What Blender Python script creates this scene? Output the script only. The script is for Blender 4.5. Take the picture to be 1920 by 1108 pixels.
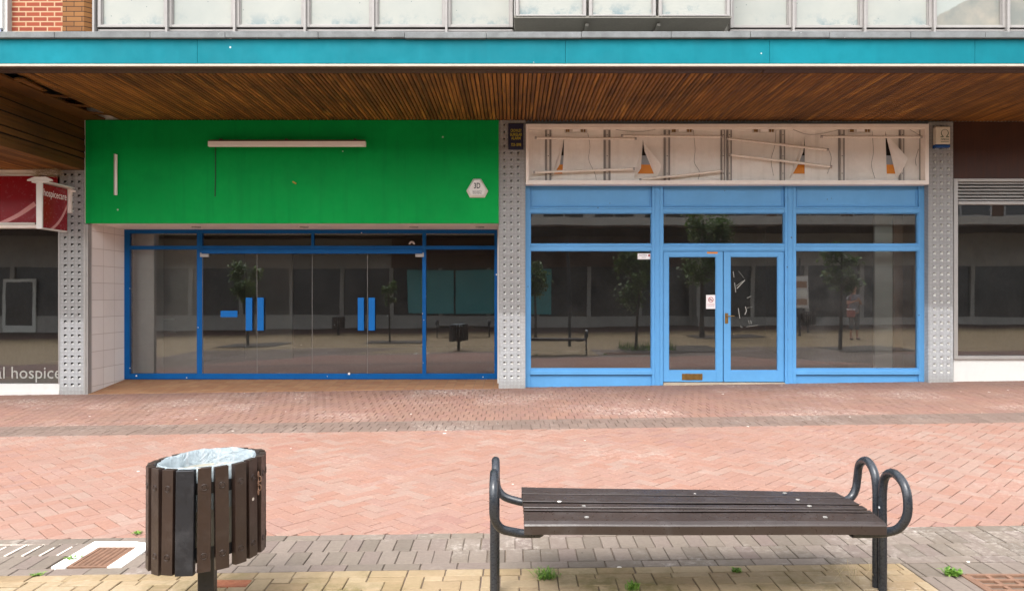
import bpy, bmesh, math, random
from mathutils import Vector, Matrix, noise as mnoise
R = math.radians
rnd = random.Random(7)
for o in list(bpy.data.objects): bpy.data.objects.remove(o)
scene = bpy.context.scene
COL = scene.collection
# ------------------------------------------------------------------ camera
H = 1.53            # eye height over the paving below the camera
F = 1440.0          # focal length in pixels of the 1920 wide photograph
cam_d = bpy.data.cameras.new('camera'); cam = bpy.data.objects.new('camera', cam_d); COL.objects.link(cam)
cam_d.sensor_width = 36; cam_d.lens = 27.0; cam_d.clip_start = 0.05; cam_d.clip_end = 600
cam.location = (0, 0, H); cam.rotation_euler = (R(90), 0, 0)
scene.camera = cam
# ------------------------------------------------------------------ sky and sun (bright overcast)
SUN_EL, SUN_AZ = 58.0, 200.0
w = bpy.data.worlds.new('World'); scene.world = w; w.use_nodes = True
nt = w.node_tree; nt.nodes.clear()
wo = nt.nodes.new('ShaderNodeOutputWorld'); bg = nt.nodes.new('ShaderNodeBackground')
sky = nt.nodes.new('ShaderNodeTexSky'); sky.sky_type = 'NISHITA'; sky.sun_disc = False
sky.sun_elevation = R(SUN_EL); sky.sun_rotation = R(SUN_AZ); sky.dust_density = 3.0; sky.ozone_density = 1.0
hs = nt.nodes.new('ShaderNodeHueSaturation'); hs.inputs['Saturation'].default_value = 0.22
nt.links.new(sky.outputs[0], hs.inputs['Color']); nt.links.new(hs.outputs[0], bg.inputs['Color'])
bg.inputs['Strength'].default_value = 0.15
nt.links.new(bg.outputs[0], wo.inputs['Surface'])
sd = bpy.data.lights.new('sun', 'SUN'); sd.energy = 0.5; sd.angle = R(25); sd.color = (1, .955, .89)
sun = bpy.data.objects.new('sun', sd); COL.objects.link(sun)
az = R(SUN_AZ)
d = Vector((math.sin(az)*math.cos(R(SUN_EL)), math.cos(az)*math.cos(R(SUN_EL)), math.sin(R(SUN_EL))))
sun.rotation_euler = d.to_track_quat('Z', 'Y').to_euler()
scene.view_settings.view_transform = 'Standard'; scene.view_settings.look = 'None'
scene.view_settings.exposure = 2.0; scene.view_settings.gamma = 1.0
scene.render.engine = 'CYCLES'
scene.render.resolution_x = 1024; scene.render.resolution_y = 590
scene.cycles.max_bounces = 10; scene.cycles.diffuse_bounces = 5; scene.cycles.transparent_max_bounces = 16
scene.cycles.use_adaptive_sampling = True
# ------------------------------------------------------------------ helpers
def X(px, Y): return (px-960.0)/F*Y
def Z(py, Y): return H-(py-554.0)/F*Y
def gz(x, y): return .014*max(-16, min(16, x)) + (.0185*(min(y, 11.9)-4.3) if y > 4.3 else 0)
def ghit(px, py):
    Y = 4.0
    for _ in range(60):
        x = X(px, Y); Y = Y*.5+.5*(H-gz(x, Y))*F/(py-554.0)
    return X(px, Y), Y
def srgb(*rgb):
    return tuple(v/255/12.92 if v/255 <= .04045 else ((v/255+.055)/1.055)**2.4 for v in rgb)
WL = {}
def tag(o, label=None, cat=None, group=None, kind=None):
    if label: o['label'] = label
    if cat: o['category'] = cat
    if group: o['group'] = group
    if kind: o['kind'] = kind
    return o
def thing(name, loc, label, cat, group=None):
    o = bpy.data.objects.new(name, None); COL.objects.link(o); o.location = loc; o.empty_display_size = .1
    WL[o.name] = Vector(loc)
    return tag(o, label, cat, group)
class MB:
    def __init__(s): s.v = []; s.f = []; s.m = []; s.t = []
    def face(s, pts, m=0, t=0.0):
        n = len(s.v); s.v += [tuple(p) for p in pts]; s.f.append(tuple(range(n, n+len(pts)))); s.m.append(m); s.t.append(t)
    def raw(s, vs, fs, m=0, t=0.0):
        n = len(s.v); s.v += [tuple(p) for p in vs]
        for f in fs: s.f.append(tuple(i+n for i in f)); s.m.append(m); s.t.append(t)
    def box(s, x0, x1, y0, y1, z0, z1, m=0, t=0.0, xf=None):
        vs = [(x, y, z) for x in (x0, x1) for y in (y0, y1) for z in (z0, z1)]
        if xf: vs = [tuple(xf @ Vector(v)) for v in vs]
        s.raw(vs, [(0,1,3,2),(4,6,7,5),(0,4,5,1),(2,3,7,6),(0,2,6,4),(1,5,7,3)], m, t)
    def prism(s, poly, a, b, axis='x', m=0, t=0.0):
        # poly: 2D points; extruded between a and b along axis
        def pt(p, c):
            return {'x': (c, p[0], p[1]), 'y': (p[0], c, p[1]), 'z': (p[0], p[1], c)}[axis]
        n = len(poly)
        vs = [pt(p, a) for p in poly]+[pt(p, b) for p in poly]
        fs = [tuple(range(n)), tuple(range(2*n-1, n-1, -1))]+[(i, i+n, (i+1) % n+n, (i+1) % n) for i in range(n)]
        s.raw(vs, fs, m, t)
    def tube(s, path, r, seg=12, m=0, closed=False, t=0.0):
        P = [Vector(p) for p in path]; n = len(P)
        rr = r if isinstance(r, (list, tuple)) else [r]*n
        up = None; vs = []
        for i, p in enumerate(P):
            if closed: tg = (P[(i+1) % n]-P[i-1]).normalized()
            else: tg = (P[min(i+1, n-1)]-P[max(i-1, 0)]).normalized()
            if up is None:
                up = Vector((0, 0, 1)) if abs(tg.z) < .9 else Vector((1, 0, 0))
            sd_ = tg.cross(up).normalized(); up = sd_.cross(tg).normalized()
            for k in range(seg):
                a = 2*math.pi*k/seg
                vs.append(p+(sd_*math.cos(a)+up*math.sin(a))*rr[i])
        fs = []
        for i in range(n if closed else n-1):
            j = (i+1) % n
            for k in range(seg):
                l = (k+1) % seg
                fs.append((i*seg+k, i*seg+l, j*seg+l, j*seg+k))
        if not closed:
            fs.append(tuple(range(seg-1, -1, -1))); fs.append(tuple((n-1)*seg+k for k in range(seg)))
        s.raw(vs, fs, m, t)
    def build(s, name, mats, parent=None, smooth=False, bevel=0, segs=1, tint=False, fix=True):
        me = bpy.data.meshes.new(name)
        off = Vector((0, 0, 0))
        p = parent
        while p is not None:
            off += p.location; p = p.parent
        me.from_pydata([tuple(Vector(v)-off) for v in s.v], [], s.f)
        if not isinstance(mats, (list, tuple)): mats = [mats]
        for m in mats: me.materials.append(m)
        for i, p in enumerate(me.polygons): p.material_index = s.m[i]
        if tint:
            at = me.attributes.new('tint', 'FLOAT', 'FACE'); at.data.foreach_set('value', s.t)
        if fix:
            bm = bmesh.new(); bm.from_mesh(me); bmesh.ops.recalc_face_normals(bm, faces=bm.faces[:]); bm.to_mesh(me); bm.free()
        if smooth:
            for p in me.polygons: p.use_smooth = True
            try: me.set_sharp_from_angle(angle=R(40))
            except Exception: pass
        o = bpy.data.objects.new(name, me); COL.objects.link(o)
        if parent: o.parent = parent
        if bevel:
            b = o.modifiers.new('bevel', 'BEVEL'); b.width = bevel; b.segments = segs; b.limit_method = 'ANGLE'; b.angle_limit = R(40)
        return o
def copy_tree(o, parent=None):
    c = o.copy(); COL.objects.link(c)
    if parent: c.parent = parent
    for ch in list(o.children): copy_tree(ch, c)
    return c
def smooth_path(pts, n=6):
    P = [Vector(p) for p in pts]; out = []
    for i in range(len(P)-1):
        p0, p1, p2, p3 = P[max(i-1, 0)], P[i], P[i+1], P[min(i+2, len(P)-1)]
        for k in range(n):
            t = k/n
            out.append(.5*((2*p1)+(p2-p0)*t+(2*p0-5*p1+4*p2-p3)*t*t+(3*p1-p0-3*p2+p3)*t**3))
    out.append(P[-1]); return out
def text_mesh(body, size, name, m, parent, origin, right=(1, 0, 0), up=(0, 0, 1), align='CENTER', ext=.0008, fit=None, bold=0.0):
    cu = bpy.data.curves.new(name, 'FONT'); cu.body = body; cu.size = size; cu.align_x = align; cu.align_y = 'CENTER'
    cu.extrude = ext; cu.resolution_u = 3; cu.offset = bold
    ob = bpy.data.objects.new('tmp', cu); COL.objects.link(ob)
    dg = bpy.context.evaluated_depsgraph_get(); dg.update()
    me = bpy.data.meshes.new_from_object(ob.evaluated_get(dg)); me.name = name
    bpy.data.objects.remove(ob)
    rv, uv = Vector(right).normalized(), Vector(up).normalized(); nv = rv.cross(uv)
    off = Vector((0, 0, 0)); p = parent
    while p is not None: off += p.location; p = p.parent
    sx = 1.0
    if fit:
        xs = [v.co.x for v in me.vertices]; sx = fit/max(1e-6, max(xs)-min(xs))
    for v in me.vertices:
        v.co = Vector(origin)-off+rv*(v.co.x*sx)+uv*v.co.y+nv*v.co.z
    me.materials.clear(); me.materials.append(m)
    o = bpy.data.objects.new(name, me); COL.objects.link(o)
    if parent: o.parent = parent
    return o
# ------------------------------------------------------------------ materials
class N:
    def __init__(s, name):
        s.m = bpy.data.materials.new(name); s.m.use_nodes = True; s.t = s.m.node_tree; s.t.nodes.clear()
        s.out = s.t.nodes.new('ShaderNodeOutputMaterial')
    def n(s, typ, **kw):
        nd = s.t.nodes.new('ShaderNode'+typ)
        for k, v in kw.items(): setattr(nd, k, v)
        return nd
    def L(s, a, b): s.t.links.new(a, b)
    def val(s, sock, v):
        if hasattr(v, 'links') or hasattr(v, 'is_linked'): s.L(v, sock)
        else: sock.default_value = v
    def coord(s, scale=(1, 1, 1), rot=(0, 0, 0), loc=(0, 0, 0)):
        c = s.n('TexCoord'); mp = s.n('Mapping'); mp.inputs['Scale'].default_value = scale
        mp.inputs['Rotation'].default_value = rot; mp.inputs['Location'].default_value = loc
        s.L(c.outputs['Object'], mp.inputs['Vector']); return mp.outputs[0]
    def noise(s, scale, detail=4, rough=.6, vec=None, dist=0):
        t = s.n('TexNoise'); t.inputs['Scale'].default_value = scale; t.inputs['Detail'].default_value = detail
        t.inputs['Roughness'].default_value = rough; t.inputs['Distortion'].default_value = dist
        s.L(vec if vec else s.coord(), t.inputs['Vector']); return t.outputs['Fac']
    def ramp(s, fac, a, b, va=0.0, vb=1.0):
        r = s.n('MapRange'); r.inputs['From Min'].default_value = a; r.inputs['From Max'].default_value = b
        r.inputs['To Min'].default_value = va; r.inputs['To Max'].default_value = vb; s.L(fac, r.inputs['Value']); return r.outputs[0]
    def mix(s, fac, a, b, blend='MIX'):
        x = s.n('MixRGB'); x.blend_type = blend
        s.val(x.inputs[0], fac)
        for i, c in ((1, a), (2, b)):
            if isinstance(c, tuple): x.inputs[i].default_value = (*c[:3], 1)
            else: s.L(c, x.inputs[i])
        return x.outputs[0]
    def math(s, op, a, b=0.0):
        x = s.n('Math'); x.operation = op; s.val(x.inputs[0], a); s.val(x.inputs[1], b); return x.outputs[0]
    def specks(s, scale, size, dens, vec=None):
        v = s.n('TexVoronoi'); v.inputs['Scale'].default_value = scale; s.L(vec if vec else s.coord(), v.inputs['Vector'])
        sep = s.n('SeparateColor'); s.L(v.outputs['Color'], sep.inputs[0])
        r = s.math('MULTIPLY', sep.outputs[1], size)
        a = s.math('LESS_THAN', v.outputs['Distance'], r); b = s.math('LESS_THAN', sep.outputs[0], dens)
        return s.math('MULTIPLY', a, b)
    def bsdf(s, col, rough=.6, metal=0.0, bump=None, bd=.002, spec=.5, coat=0.0, bstr=.5):
        p = s.n('BsdfPrincipled')
        if isinstance(col, tuple): p.inputs['Base Color'].default_value = (*col[:3], 1)
        else: s.L(col, p.inputs['Base Color'])
        s.val(p.inputs['Roughness'], rough); p.inputs['Metallic'].default_value = metal
        p.inputs['Specular IOR Level'].default_value = spec; p.inputs['Coat Weight'].default_value = coat
        if bump is not None:
            b = s.n('Bump'); b.inputs['Distance'].default_value = bd; b.inputs['Strength'].default_value = bstr
            s.L(bump, b.inputs['Height']); s.L(b.outputs[0], p.inputs['Normal'])
        s.L(p.outputs[0], s.out.inputs['Surface']); s.p = p; return s.m
def paint(name, c, rough=.5, var=.12, scale=3.0, dirt=0.0, dirtc=(.12, .1, .08), metal=0, chips=0, chipc=(.5, .45, .4), bump=.3, spec=.5, streak=0, coat=0):
    k = N(name)
    lo = tuple(v*(1-var) for v in c); hi = tuple(min(1, v*(1+var)) for v in c)
    col = k.mix(k.ramp(k.noise(scale, 5), .3, .7), lo, hi)
    fine = k.noise(scale*14, 4)
    col = k.mix(k.ramp(fine, .35, .75, 0, .35), col, lo)
    if streak:
        st = k.noise(1.0, 4, .6, k.coord((9, 9, .5)))
        col = k.mix(k.ramp(st, .52, .8, 0, streak), col, dirtc)
    if dirt:
        col = k.mix(k.ramp(k.noise(scale*2.3, 7, .7), .5, .8, 0, dirt), col, dirtc)
    if chips:
        col = k.mix(k.specks(16, .22, chips), col, chipc)
    rg = k.ramp(fine, .3, .7, max(.05, rough-.1), min(1, rough+.1))
    return k.bsdf(col, rg, metal, fine if bump else None, .002, spec, coat, bump)
def wood(name, c0, c1, axis='y', period=None, rough=.7, dark=(.01, .006, .003), light=None):
    k = N(name)
    sc = {'x': (1.2, 26, 26), 'y': (26, 1.2, 26), 'z': (26, 26, 1.2)}[axis]
    g = k.noise(1.0, 6, .65, k.coord(sc), .4)
    col = k.mix(k.ramp(g, .3, .72), c0, c1)
    big = k.noise(.55, 5, .65)
    col = k.mix(k.ramp(big, .42, .7, 0, .6), col, dark)
    at = k.n('Attribute'); at.attribute_name = 'tint'
    col = k.mix(k.ramp(at.outputs['Fac'], 0, 1, 0, .6), col, tuple(v*.35 for v in c0))
    if light:
        col = k.mix(k.ramp(k.noise(1.0, 4, .6, k.coord({'x': (.7, 8, 8), 'y': (8, .7, 8), 'z': (8, 8, .7)}[axis])), .58, .75, 0, .5), col, light)
    return k.bsdf(col, k.ramp(g, .2, .8, rough-.15, rough+.1), 0, g, .003, .4)
def brickmat(name, c1, c2, mortar, bw=.215, bh=.075, mo=.01, axes='xz', var=.5, off=.5, bias=0):
    k = N(name)
    tc = k.n('TexCoord'); sep = k.n('SeparateXYZ'); k.L(tc.outputs['Object'], sep.inputs[0]); cmb = k.n('CombineXYZ')
    idx = {'x': 0, 'y': 1, 'z': 2}
    k.L(sep.outputs[idx[axes[0]]], cmb.inputs[0]); k.L(sep.outputs[idx[axes[1]]], cmb.inputs[1])
    b = k.n('TexBrick'); b.inputs['Scale'].default_value = 1; b.inputs['Brick Width'].default_value = bw; b.inputs['Row Height'].default_value = bh
    b.inputs['Mortar Size'].default_value = mo; b.inputs['Mortar Smooth'].default_value = .15; b.offset = off; b.inputs['Bias'].default_value = bias
    b.inputs['Color1'].default_value = (*c1, 1); b.inputs['Color2'].default_value = (*c2, 1); b.inputs['Mortar'].default_value = (*mortar, 1)
    k.L(cmb.outputs[0], b.inputs['Vector'])
    n1 = k.noise(4, 6, .7)
    col = k.mix(k.ramp(n1, .35, .75, 0, var), b.outputs['Color'], tuple(v*.55 for v in c1))
    hgt = k.math('SUBTRACT', k.ramp(n1, 0, 1, 0, .3), b.outputs['Fac'])
    return k.bsdf(col, .8, 0, hgt, .006, .3)
def paver(name, cs, stain=.5, stainc=(.2, .16, .13), white=.15, spk=.3, moss=0, wscale=.8):
    k = N(name)
    at = k.n('Attribute'); at.attribute_name = 'tint'
    cr = k.n('ValToRGB'); el = cr.color_ramp.elements
    while len(el) < len(cs): el.new(.5)
    for i, c in enumerate(cs):
        el[i].position = i/(len(cs)-1); el[i].color = (*c, 1)
    k.L(at.outputs['Fac'], cr.inputs[0]); col = cr.outputs[0]
    n1 = k.noise(1.1, 7, .65); n2 = k.noise(38, 5, .7); n3 = k.noise(9, 5, .7)
    col = k.mix(k.ramp(n1, .42, .72, 0, stain), col, stainc)
    col = k.mix(k.ramp(n2, .4, .8, 0, .28), col, tuple(v*.5 for v in cs[0]))
    col = k.mix(k.ramp(n3, .5, .8, 0, .25), col, tuple(min(1, v*1.25) for v in cs[-1]))
    if white:
        wn = k.math('MULTIPLY', k.ramp(k.noise(wscale, 4, .6), .5, .68), k.ramp(k.noise(22, 6, .8), .48, .66))
        col = k.mix(k.math('MULTIPLY', wn, white), col, (.72, .66, .6))
    if moss:
        mn = k.math('MULTIPLY', k.ramp(k.noise(1.4, 4, .6), .45, .65), k.ramp(n3, .35, .6))
        col = k.mix(k.math('MULTIPLY', mn, moss), col, (.10, .085, .025))
    if spk:
        col = k.mix(k.specks(5.5, .11, spk), col, (.75, .7, .64))
        col = k.mix(k.specks(7.3, .07, spk*.6, k.coord(loc=(3.3, 1.2, 0))), col, (.05, .04, .035))
    return k.bsdf(col, k.ramp(n2, .3, .7, .72, .92), 0, n2, .003, .25, 0, .6)
def glassmat(name, refl=2.5, dust=.022, tint=(.93, .95, .94), wob=.0005):
    k = N(name)
    wv = k.noise(.9, 2, .4, k.coord((1, 1, .8)))
    bm_ = k.n('Bump'); bm_.inputs['Distance'].default_value = wob*10; bm_.inputs['Strength'].default_value = .28; k.L(wv, bm_.inputs['Height'])
    tr = k.n('BsdfTransparent'); tr.inputs[0].default_value = (*tint, 1)
    gl = k.n('BsdfGlossy'); gl.inputs['Roughness'].default_value = .012; gl.inputs[0].default_value = (.97, .98, 1, 1); k.L(bm_.outputs[0], gl.inputs['Normal'])
    fr = k.n('Fresnel'); fr.inputs['IOR'].default_value = refl
    m1 = k.n('MixShader'); k.L(fr.outputs[0], m1.inputs[0]); k.L(tr.outputs[0], m1.inputs[1]); k.L(gl.outputs[0], m1.inputs[2])
    df = k.n('BsdfDiffuse'); df.inputs[0].default_value = (.6, .58, .54, 1)
    sp = k.specks(9, .05, .35, k.coord()); gr = k.ramp(k.noise(2.2, 6, .7), .35, .8, .012, dust+.012)
    fac = k.math('MAXIMUM', k.math('MULTIPLY', sp, .7), gr)
    m2 = k.n('MixShader'); k.L(fac, m2.inputs[0]); k.L(m1.outputs[0], m2.inputs[1]); k.L(df.outputs[0], m2.inputs[2])
    k.L(m2.outputs[0], k.out.inputs['Surface']); return k.m
M = {}
M['teal'] = paint('teal_fascia_paint', srgb(0, 108, 121), .6, .25, .45, .3, srgb(0, 128, 140), chips=.02, chipc=(.5, .52, .5), spec=.15, streak=.15)
M['flashing'] = paint('grey_mineral_felt', srgb(112, 115, 115), .9, .25, 6, .5, srgb(67, 70, 71), chips=.15, chipc=(.6, .62, .62))
M['trim'] = paint('cream_trim', srgb(174, 164, 149), .5, .1, 3, .25)
M['soffit'] = wood('stained_soffit_board', srgb(98, 58, 21), srgb(193, 134, 59), 'y', light=srgb(234, 173, 77))
M['soffit_flat'] = wood('smooth_soffit_board', srgb(86, 52, 20), srgb(146, 99, 40), 'y')
M['soffit_dark'] = paint('brown_fascia_board', srgb(75, 56, 44), .7, .15, 2, .25)
M['void'] = paint('black_void', (.012, .01, .008), .9, .1)
M['green'] = paint('green_fascia_paint', srgb(0, 155, 69), .6, .12, .6, .3, srgb(0, 106, 51), chips=.010, chipc=(.45, .5, .4), streak=.28, spec=.12)
M['navyblue'] = paint('dark_blue_frame_paint', srgb(0, 86, 151), .5, .1, 4, .1, (.02, .1, .2), chips=.03, chipc=(.7, .7, .7), spec=.2)
M['handleblue'] = paint('bright_blue_handle', srgb(0, 104, 180), .4, .05, 4, spec=.3)
M['blue'] = paint('sky_blue_joinery_paint', srgb(92, 158, 210), .5, .08, 1.5, .12, srgb(74, 139, 190), chips=.03, chipc=(.06, .1, .16), streak=.08)
M['white'] = paint('white_paint', srgb(220, 218, 212), .5, .05, 3, .15, (.4, .37, .33))
M['offwhite'] = paint('dirty_white_metal', srgb(240, 235, 228), .5, .08, 1.2, .3, (.45, .4, .35), streak=.22)
M['ivory'] = paint('ivory_frame', srgb(244, 236, 226), .45, .06, 2, .2, (.45, .36, .28))
M['tube'] = paint('dead_tube_glass', srgb(232, 224, 212), .3, .04, 2, .1, (.5, .45, .4))
M['alu'] = paint('grey_aluminium', srgb(169, 165, 160), .4, .08, 3, .2, (.2, .18, .17), metal=.25)
M['orange'] = paint('old_orange_sign', srgb(224, 138, 30), .5, .1, 3)
M['greysign'] = paint('old_grey_sign', srgb(154, 160, 166), .5, .1, 3)
M['black'] = paint('black_steel', srgb(30, 31, 34), .4, .2, 6, .15, (.1, .09, .08))
M['benchtube'] = paint('black_painted_tube', srgb(38, 42, 48), .3, .2, 5, .12, (.12, .11, .1), chips=.2, chipc=(.6, .62, .62), spec=.6)
M['brownpaint'] = paint('brown_slat_paint', srgb(45, 31, 25), .4, .2, 4, .3, (.11, .085, .075), chips=.04, chipc=(.5, .45, .38), spec=.55)
M['benchpaint'] = paint('dark_brown_bench_paint', srgb(51, 41, 37), .34, .18, 3, .35, (.10, .092, .09), chips=.025, chipc=(.6, .57, .53), spec=.55)
M['blackslat'] = paint('black_slat_paint', srgb(25, 26, 31), .45, .2, 4, .25, (.12, .12, .13), chips=.1, chipc=(.65, .62, .56))
M['boltgrey'] = paint('worn_bolt_head', srgb(138, 135, 130), .5, .2, 30, .3)
M['wiregrey'] = paint('grey_wire', srgb(119, 113, 106), .6, .1)
M['upframe'] = paint('weathered_grey_frame', srgb(142, 137, 133), .5, .1, 3, .25, (.16, .15, .14))
M['galv'] = paint('galvanised_upright', srgb(210, 204, 196), .45, .1, 3, .2, (.3, .28, .25))
M['brightwhite'] = paint('white_diffuser', (.9, .86, .82), .4, .03, 3, .08, (.6, .5, .45))
M['canister'] = paint('beige_canister', srgb(183, 178, 162), .5, .1, 4, .2)
M['brownpanel'] = wood('varnished_brown_panel', srgb(59, 28, 13), srgb(78, 40, 19), 'z', rough=.5)
M['red'] = paint('red_sign_face', srgb(142, 12, 28), .22, .06, 1.5, .06, (.25, .05, .07), spec=.5)
M['pinkswoosh'] = paint('pink_swoosh', srgb(216, 154, 152), .3, .04, 3)
M['letterwhite'] = paint('white_lettering', srgb(237, 230, 228), .5, .03, 3)
M['windowletter'] = paint('grey_vinyl_lettering', srgb(165, 164, 154), .5, .03, 3)
M['letterblack'] = paint('black_lettering', srgb(21, 21, 26), .5, .03, 3)
M['letteryellow'] = paint('yellow_lettering', srgb(181, 165, 38), .5, .1, 3)
M['lettergreen'] = paint('dark_green_lettering', srgb(57, 80, 42), .5, .05, 3)
M['navy'] = paint('navy_enamel', srgb(26, 28, 56), .4, .15, 6, .1)
M['creambox'] = paint('cream_plastic', srgb(222, 214, 196), .4, .05, 3, .15, (.5, .42, .32))
M['bluelens'] = paint('blue_plastic_lens', srgb(16, 73, 140), .2, .1, 4)
M['brass'] = paint('tarnished_brass', srgb(154, 122, 72), .35, .2, 20, .3, (.12, .08, .04), metal=.8)
M['rust'] = paint('rusty_cast_iron', srgb(122, 91, 72), .8, .25, 14, .5, (.1, .05, .03))
M['concrete'] = paint('white_concrete_collar', srgb(218, 216, 210), .9, .1, 7, .35, (.45, .43, .4))
M['redpanel'] = paint('red_mark', srgb(179, 58, 58), .5, .1, 3)
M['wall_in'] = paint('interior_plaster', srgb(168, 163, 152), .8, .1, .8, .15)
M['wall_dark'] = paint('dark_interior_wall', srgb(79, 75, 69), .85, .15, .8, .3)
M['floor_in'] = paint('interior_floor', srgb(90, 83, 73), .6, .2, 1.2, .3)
M['wall_light'] = paint('pale_interior_panel', srgb(237, 236, 224), .7, .06, 1, .1)
M['wall_brown'] = paint('brown_interior_panel', srgb(165, 127, 99), .6, .08, 1, .1)
M['tile'] = brickmat('cream_wall_tile', srgb(240, 234, 228), srgb(234, 226, 220), srgb(196, 184, 174), .33, .262, .004, 'yz', .12, .0)
M['redbrick'] = brickmat('red_brick', srgb(143, 68, 44), srgb(123, 54, 38), srgb(172, 143, 112), .215, .0745, .011, 'xz', .3)
M['brownbrick'] = brickmat('brown_brick', srgb(133, 90, 49), srgb(114, 74, 39), srgb(45, 29, 19), .235, .0745, .006, 'xz', .3)
M['threshold'] = brickmat('quarry_tile', srgb(153, 109, 78), srgb(168, 128, 93), srgb(129, 110, 90), .15, .15, .004, 'xy', .35, 0)
M['threshold_c'] = paint('concrete_sill', srgb(179, 164, 143), .85, .12, 6, .4, (.3, .25, .2))
M['farbrick'] = brickmat('brown_brickwork', srgb(107, 74, 56), srgb(90, 62, 48), srgb(122, 106, 92), .22, .075, .01, 'xz', .4)
M['concretewall'] = paint('grey_concrete_wall', srgb(176, 172, 163), .85, .12, 1.5, .25)
M['glass'] = glassmat('shop_glass')
M['glassdirty'] = glassmat('dusty_shop_glass', 2.5, .09)
M['hoarding'] = paint('teal_hoarding', srgb(79, 166, 166), .5, .08, 1)
M['oppglass'] = paint('far_shop_glass', (.05, .05, .048), .15, .5, 1.2, .5, (.13, .12, .11), spec=.6)
M['darkglass'] = paint('dark_window_glass', (.02, .022, .025), .08, .2, 2, spec=.6)
def upper_pane():
    k = N('whitewashed_pane')
    n1 = k.noise(3.2, 8, .72); sepz = k.n('SeparateXYZ'); k.L(k.n('TexCoord').outputs['Object'], sepz.inputs[0])
    col = k.mix(k.ramp(k.noise(1.1, 4), .35, .7), srgb(152, 152, 144), srgb(139, 142, 136))
    low = k.math('MULTIPLY', k.ramp(sepz.outputs[2], 1.0, 1.22, 1, 0), k.ramp(n1, .50, .62))
    col = k.mix(k.math('MULTIPLY', low, .8), col, srgb(95, 115, 120))
    col = k.mix(k.specks(13, .1, .25), col, srgb(92, 102, 104))
    return k.bsdf(col, .35, 0, None, spec=.3)
M['upane'] = upper_pane()
def mosaic():
    k = N('grey_mosaic')
    b = k.n('TexBrick'); b.offset = 0; b.inputs['Scale'].default_value = 1; b.inputs['Brick Width'].default_value = .021; b.inputs['Row Height'].default_value = .021
    b.inputs['Mortar Size'].default_value = .0022; b.inputs['Mortar Smooth'].default_value = .1
    b.inputs['Color1'].default_value = (*srgb(207, 210, 211), 1); b.inputs['Color2'].default_value = (*srgb(189, 193, 195), 1); b.inputs['Mortar'].default_value = (*srgb(117, 114, 110), 1)
    tc = k.n('TexCoord'); sep = k.n('SeparateXYZ'); k.L(tc.outputs['Object'], sep.inputs[0]); cmb = k.n('CombineXYZ')
    k.L(k.math('ADD', sep.outputs[0], sep.outputs[1]), cmb.inputs[0]); k.L(sep.outputs[2], cmb.inputs[1]); k.L(cmb.outputs[0], b.inputs['Vector'])
    n1 = k.noise(2.4, 6, .7)
    col = k.mix(k.ramp(n1, .4, .7, 0, .45), b.outputs['Color'], srgb(163, 162, 158))
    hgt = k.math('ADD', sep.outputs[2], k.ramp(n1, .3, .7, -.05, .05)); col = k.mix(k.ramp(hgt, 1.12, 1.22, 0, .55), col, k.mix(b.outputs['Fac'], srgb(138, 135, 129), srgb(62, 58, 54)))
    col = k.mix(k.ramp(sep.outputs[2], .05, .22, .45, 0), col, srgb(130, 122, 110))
    col = k.mix(k.ramp(k.noise(7, 6, .75), .55, .8, 0, .5), col, srgb(106, 100, 92))
    return k.bsdf(col, .45, 0, k.math('SUBTRACT', 1.0, b.outputs['Fac']), .002, .5)
M['mosaic'] = mosaic(); M['pit'] = paint('recess_shade_grey', srgb(46, 44, 42), .6, .1)  # pit: dark grey that paints the shade inside the pillar recesses
def liner():
    k = N('clear_bin_liner')
    p = k.n('BsdfPrincipled'); p.inputs['Base Color'].default_value = (.54, .63, .67, 1); p.inputs['Roughness'].default_value = .22
    p.inputs['Specular IOR Level'].default_value = .7
    b = k.n('Bump'); b.inputs['Distance'].default_value = .03; b.inputs['Strength'].default_value = .9; k.L(k.noise(9, 5, .55, None, 2.5), b.inputs['Height']); k.L(b.outputs[0], p.inputs['Normal'])
    tl = k.n('BsdfTranslucent'); tl.inputs[0].default_value = (.85, .92, .95, 1); tr = k.n('BsdfTransparent')
    m1 = k.n('MixShader'); m1.inputs[0].default_value = .4; k.L(p.outputs[0], m1.inputs[1]); k.L(tl.outputs[0], m1.inputs[2])
    m2 = k.n('MixShader'); m2.inputs[0].default_value = .32; k.L(m1.outputs[0], m2.inputs[1]); k.L(tr.outputs[0], m2.inputs[2])
    k.L(m2.outputs[0], k.out.inputs['Surface']); return k.m
M['liner'] = liner()
def leafmat(name, a, b):
    k = N(name); at = k.n('Attribute'); at.attribute_name = 'tint'
    col = k.mix(at.outputs['Fac'], a, b)
    p = k.n('BsdfPrincipled'); k.L(col, p.inputs['Base Color']); p.inputs['Roughness'].default_value = .55
    tl = k.n('BsdfTranslucent'); k.L(col, tl.inputs[0]); mx = k.n('MixShader'); mx.inputs[0].default_value = .3
    k.L(p.outputs[0], mx.inputs[1]); k.L(tl.outputs[0], mx.inputs[2]); k.L(mx.outputs[0], k.out.inputs['Surface']); return k.m
M['leaf'] = leafmat('tree_leaf', (.05, .10, .02), (.14, .22, .05))
M['weed'] = leafmat('weed_leaf', (.06, .16, .02), (.2, .34, .05))
M['straw'] = leafmat('dry_grass', (.45, .36, .2), (.6, .5, .32))
M['bark'] = paint('bark', srgb(61, 52, 43), .9, .3, 18, .4, (.02, .018, .015))
M['soil'] = paint('bare_soil', srgb(74, 65, 56), .95, .25, 9, .4)
M['skin'] = paint('skin', srgb(185, 138, 114), .5, .06, 8)
M['hair'] = paint('hair', srgb(107, 88, 68), .5, .15, 20)
M['floral'] = paint('floral_fabric', srgb(140, 140, 146), .8, .6, 22, .5, (.6, .3, .3))
M['trouser'] = paint('grey_trousers', srgb(74, 77, 77), .85, .1, 9)
M['bag'] = paint('pink_bag_fabric', srgb(168, 101, 92), .7, .15, 9)
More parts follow.
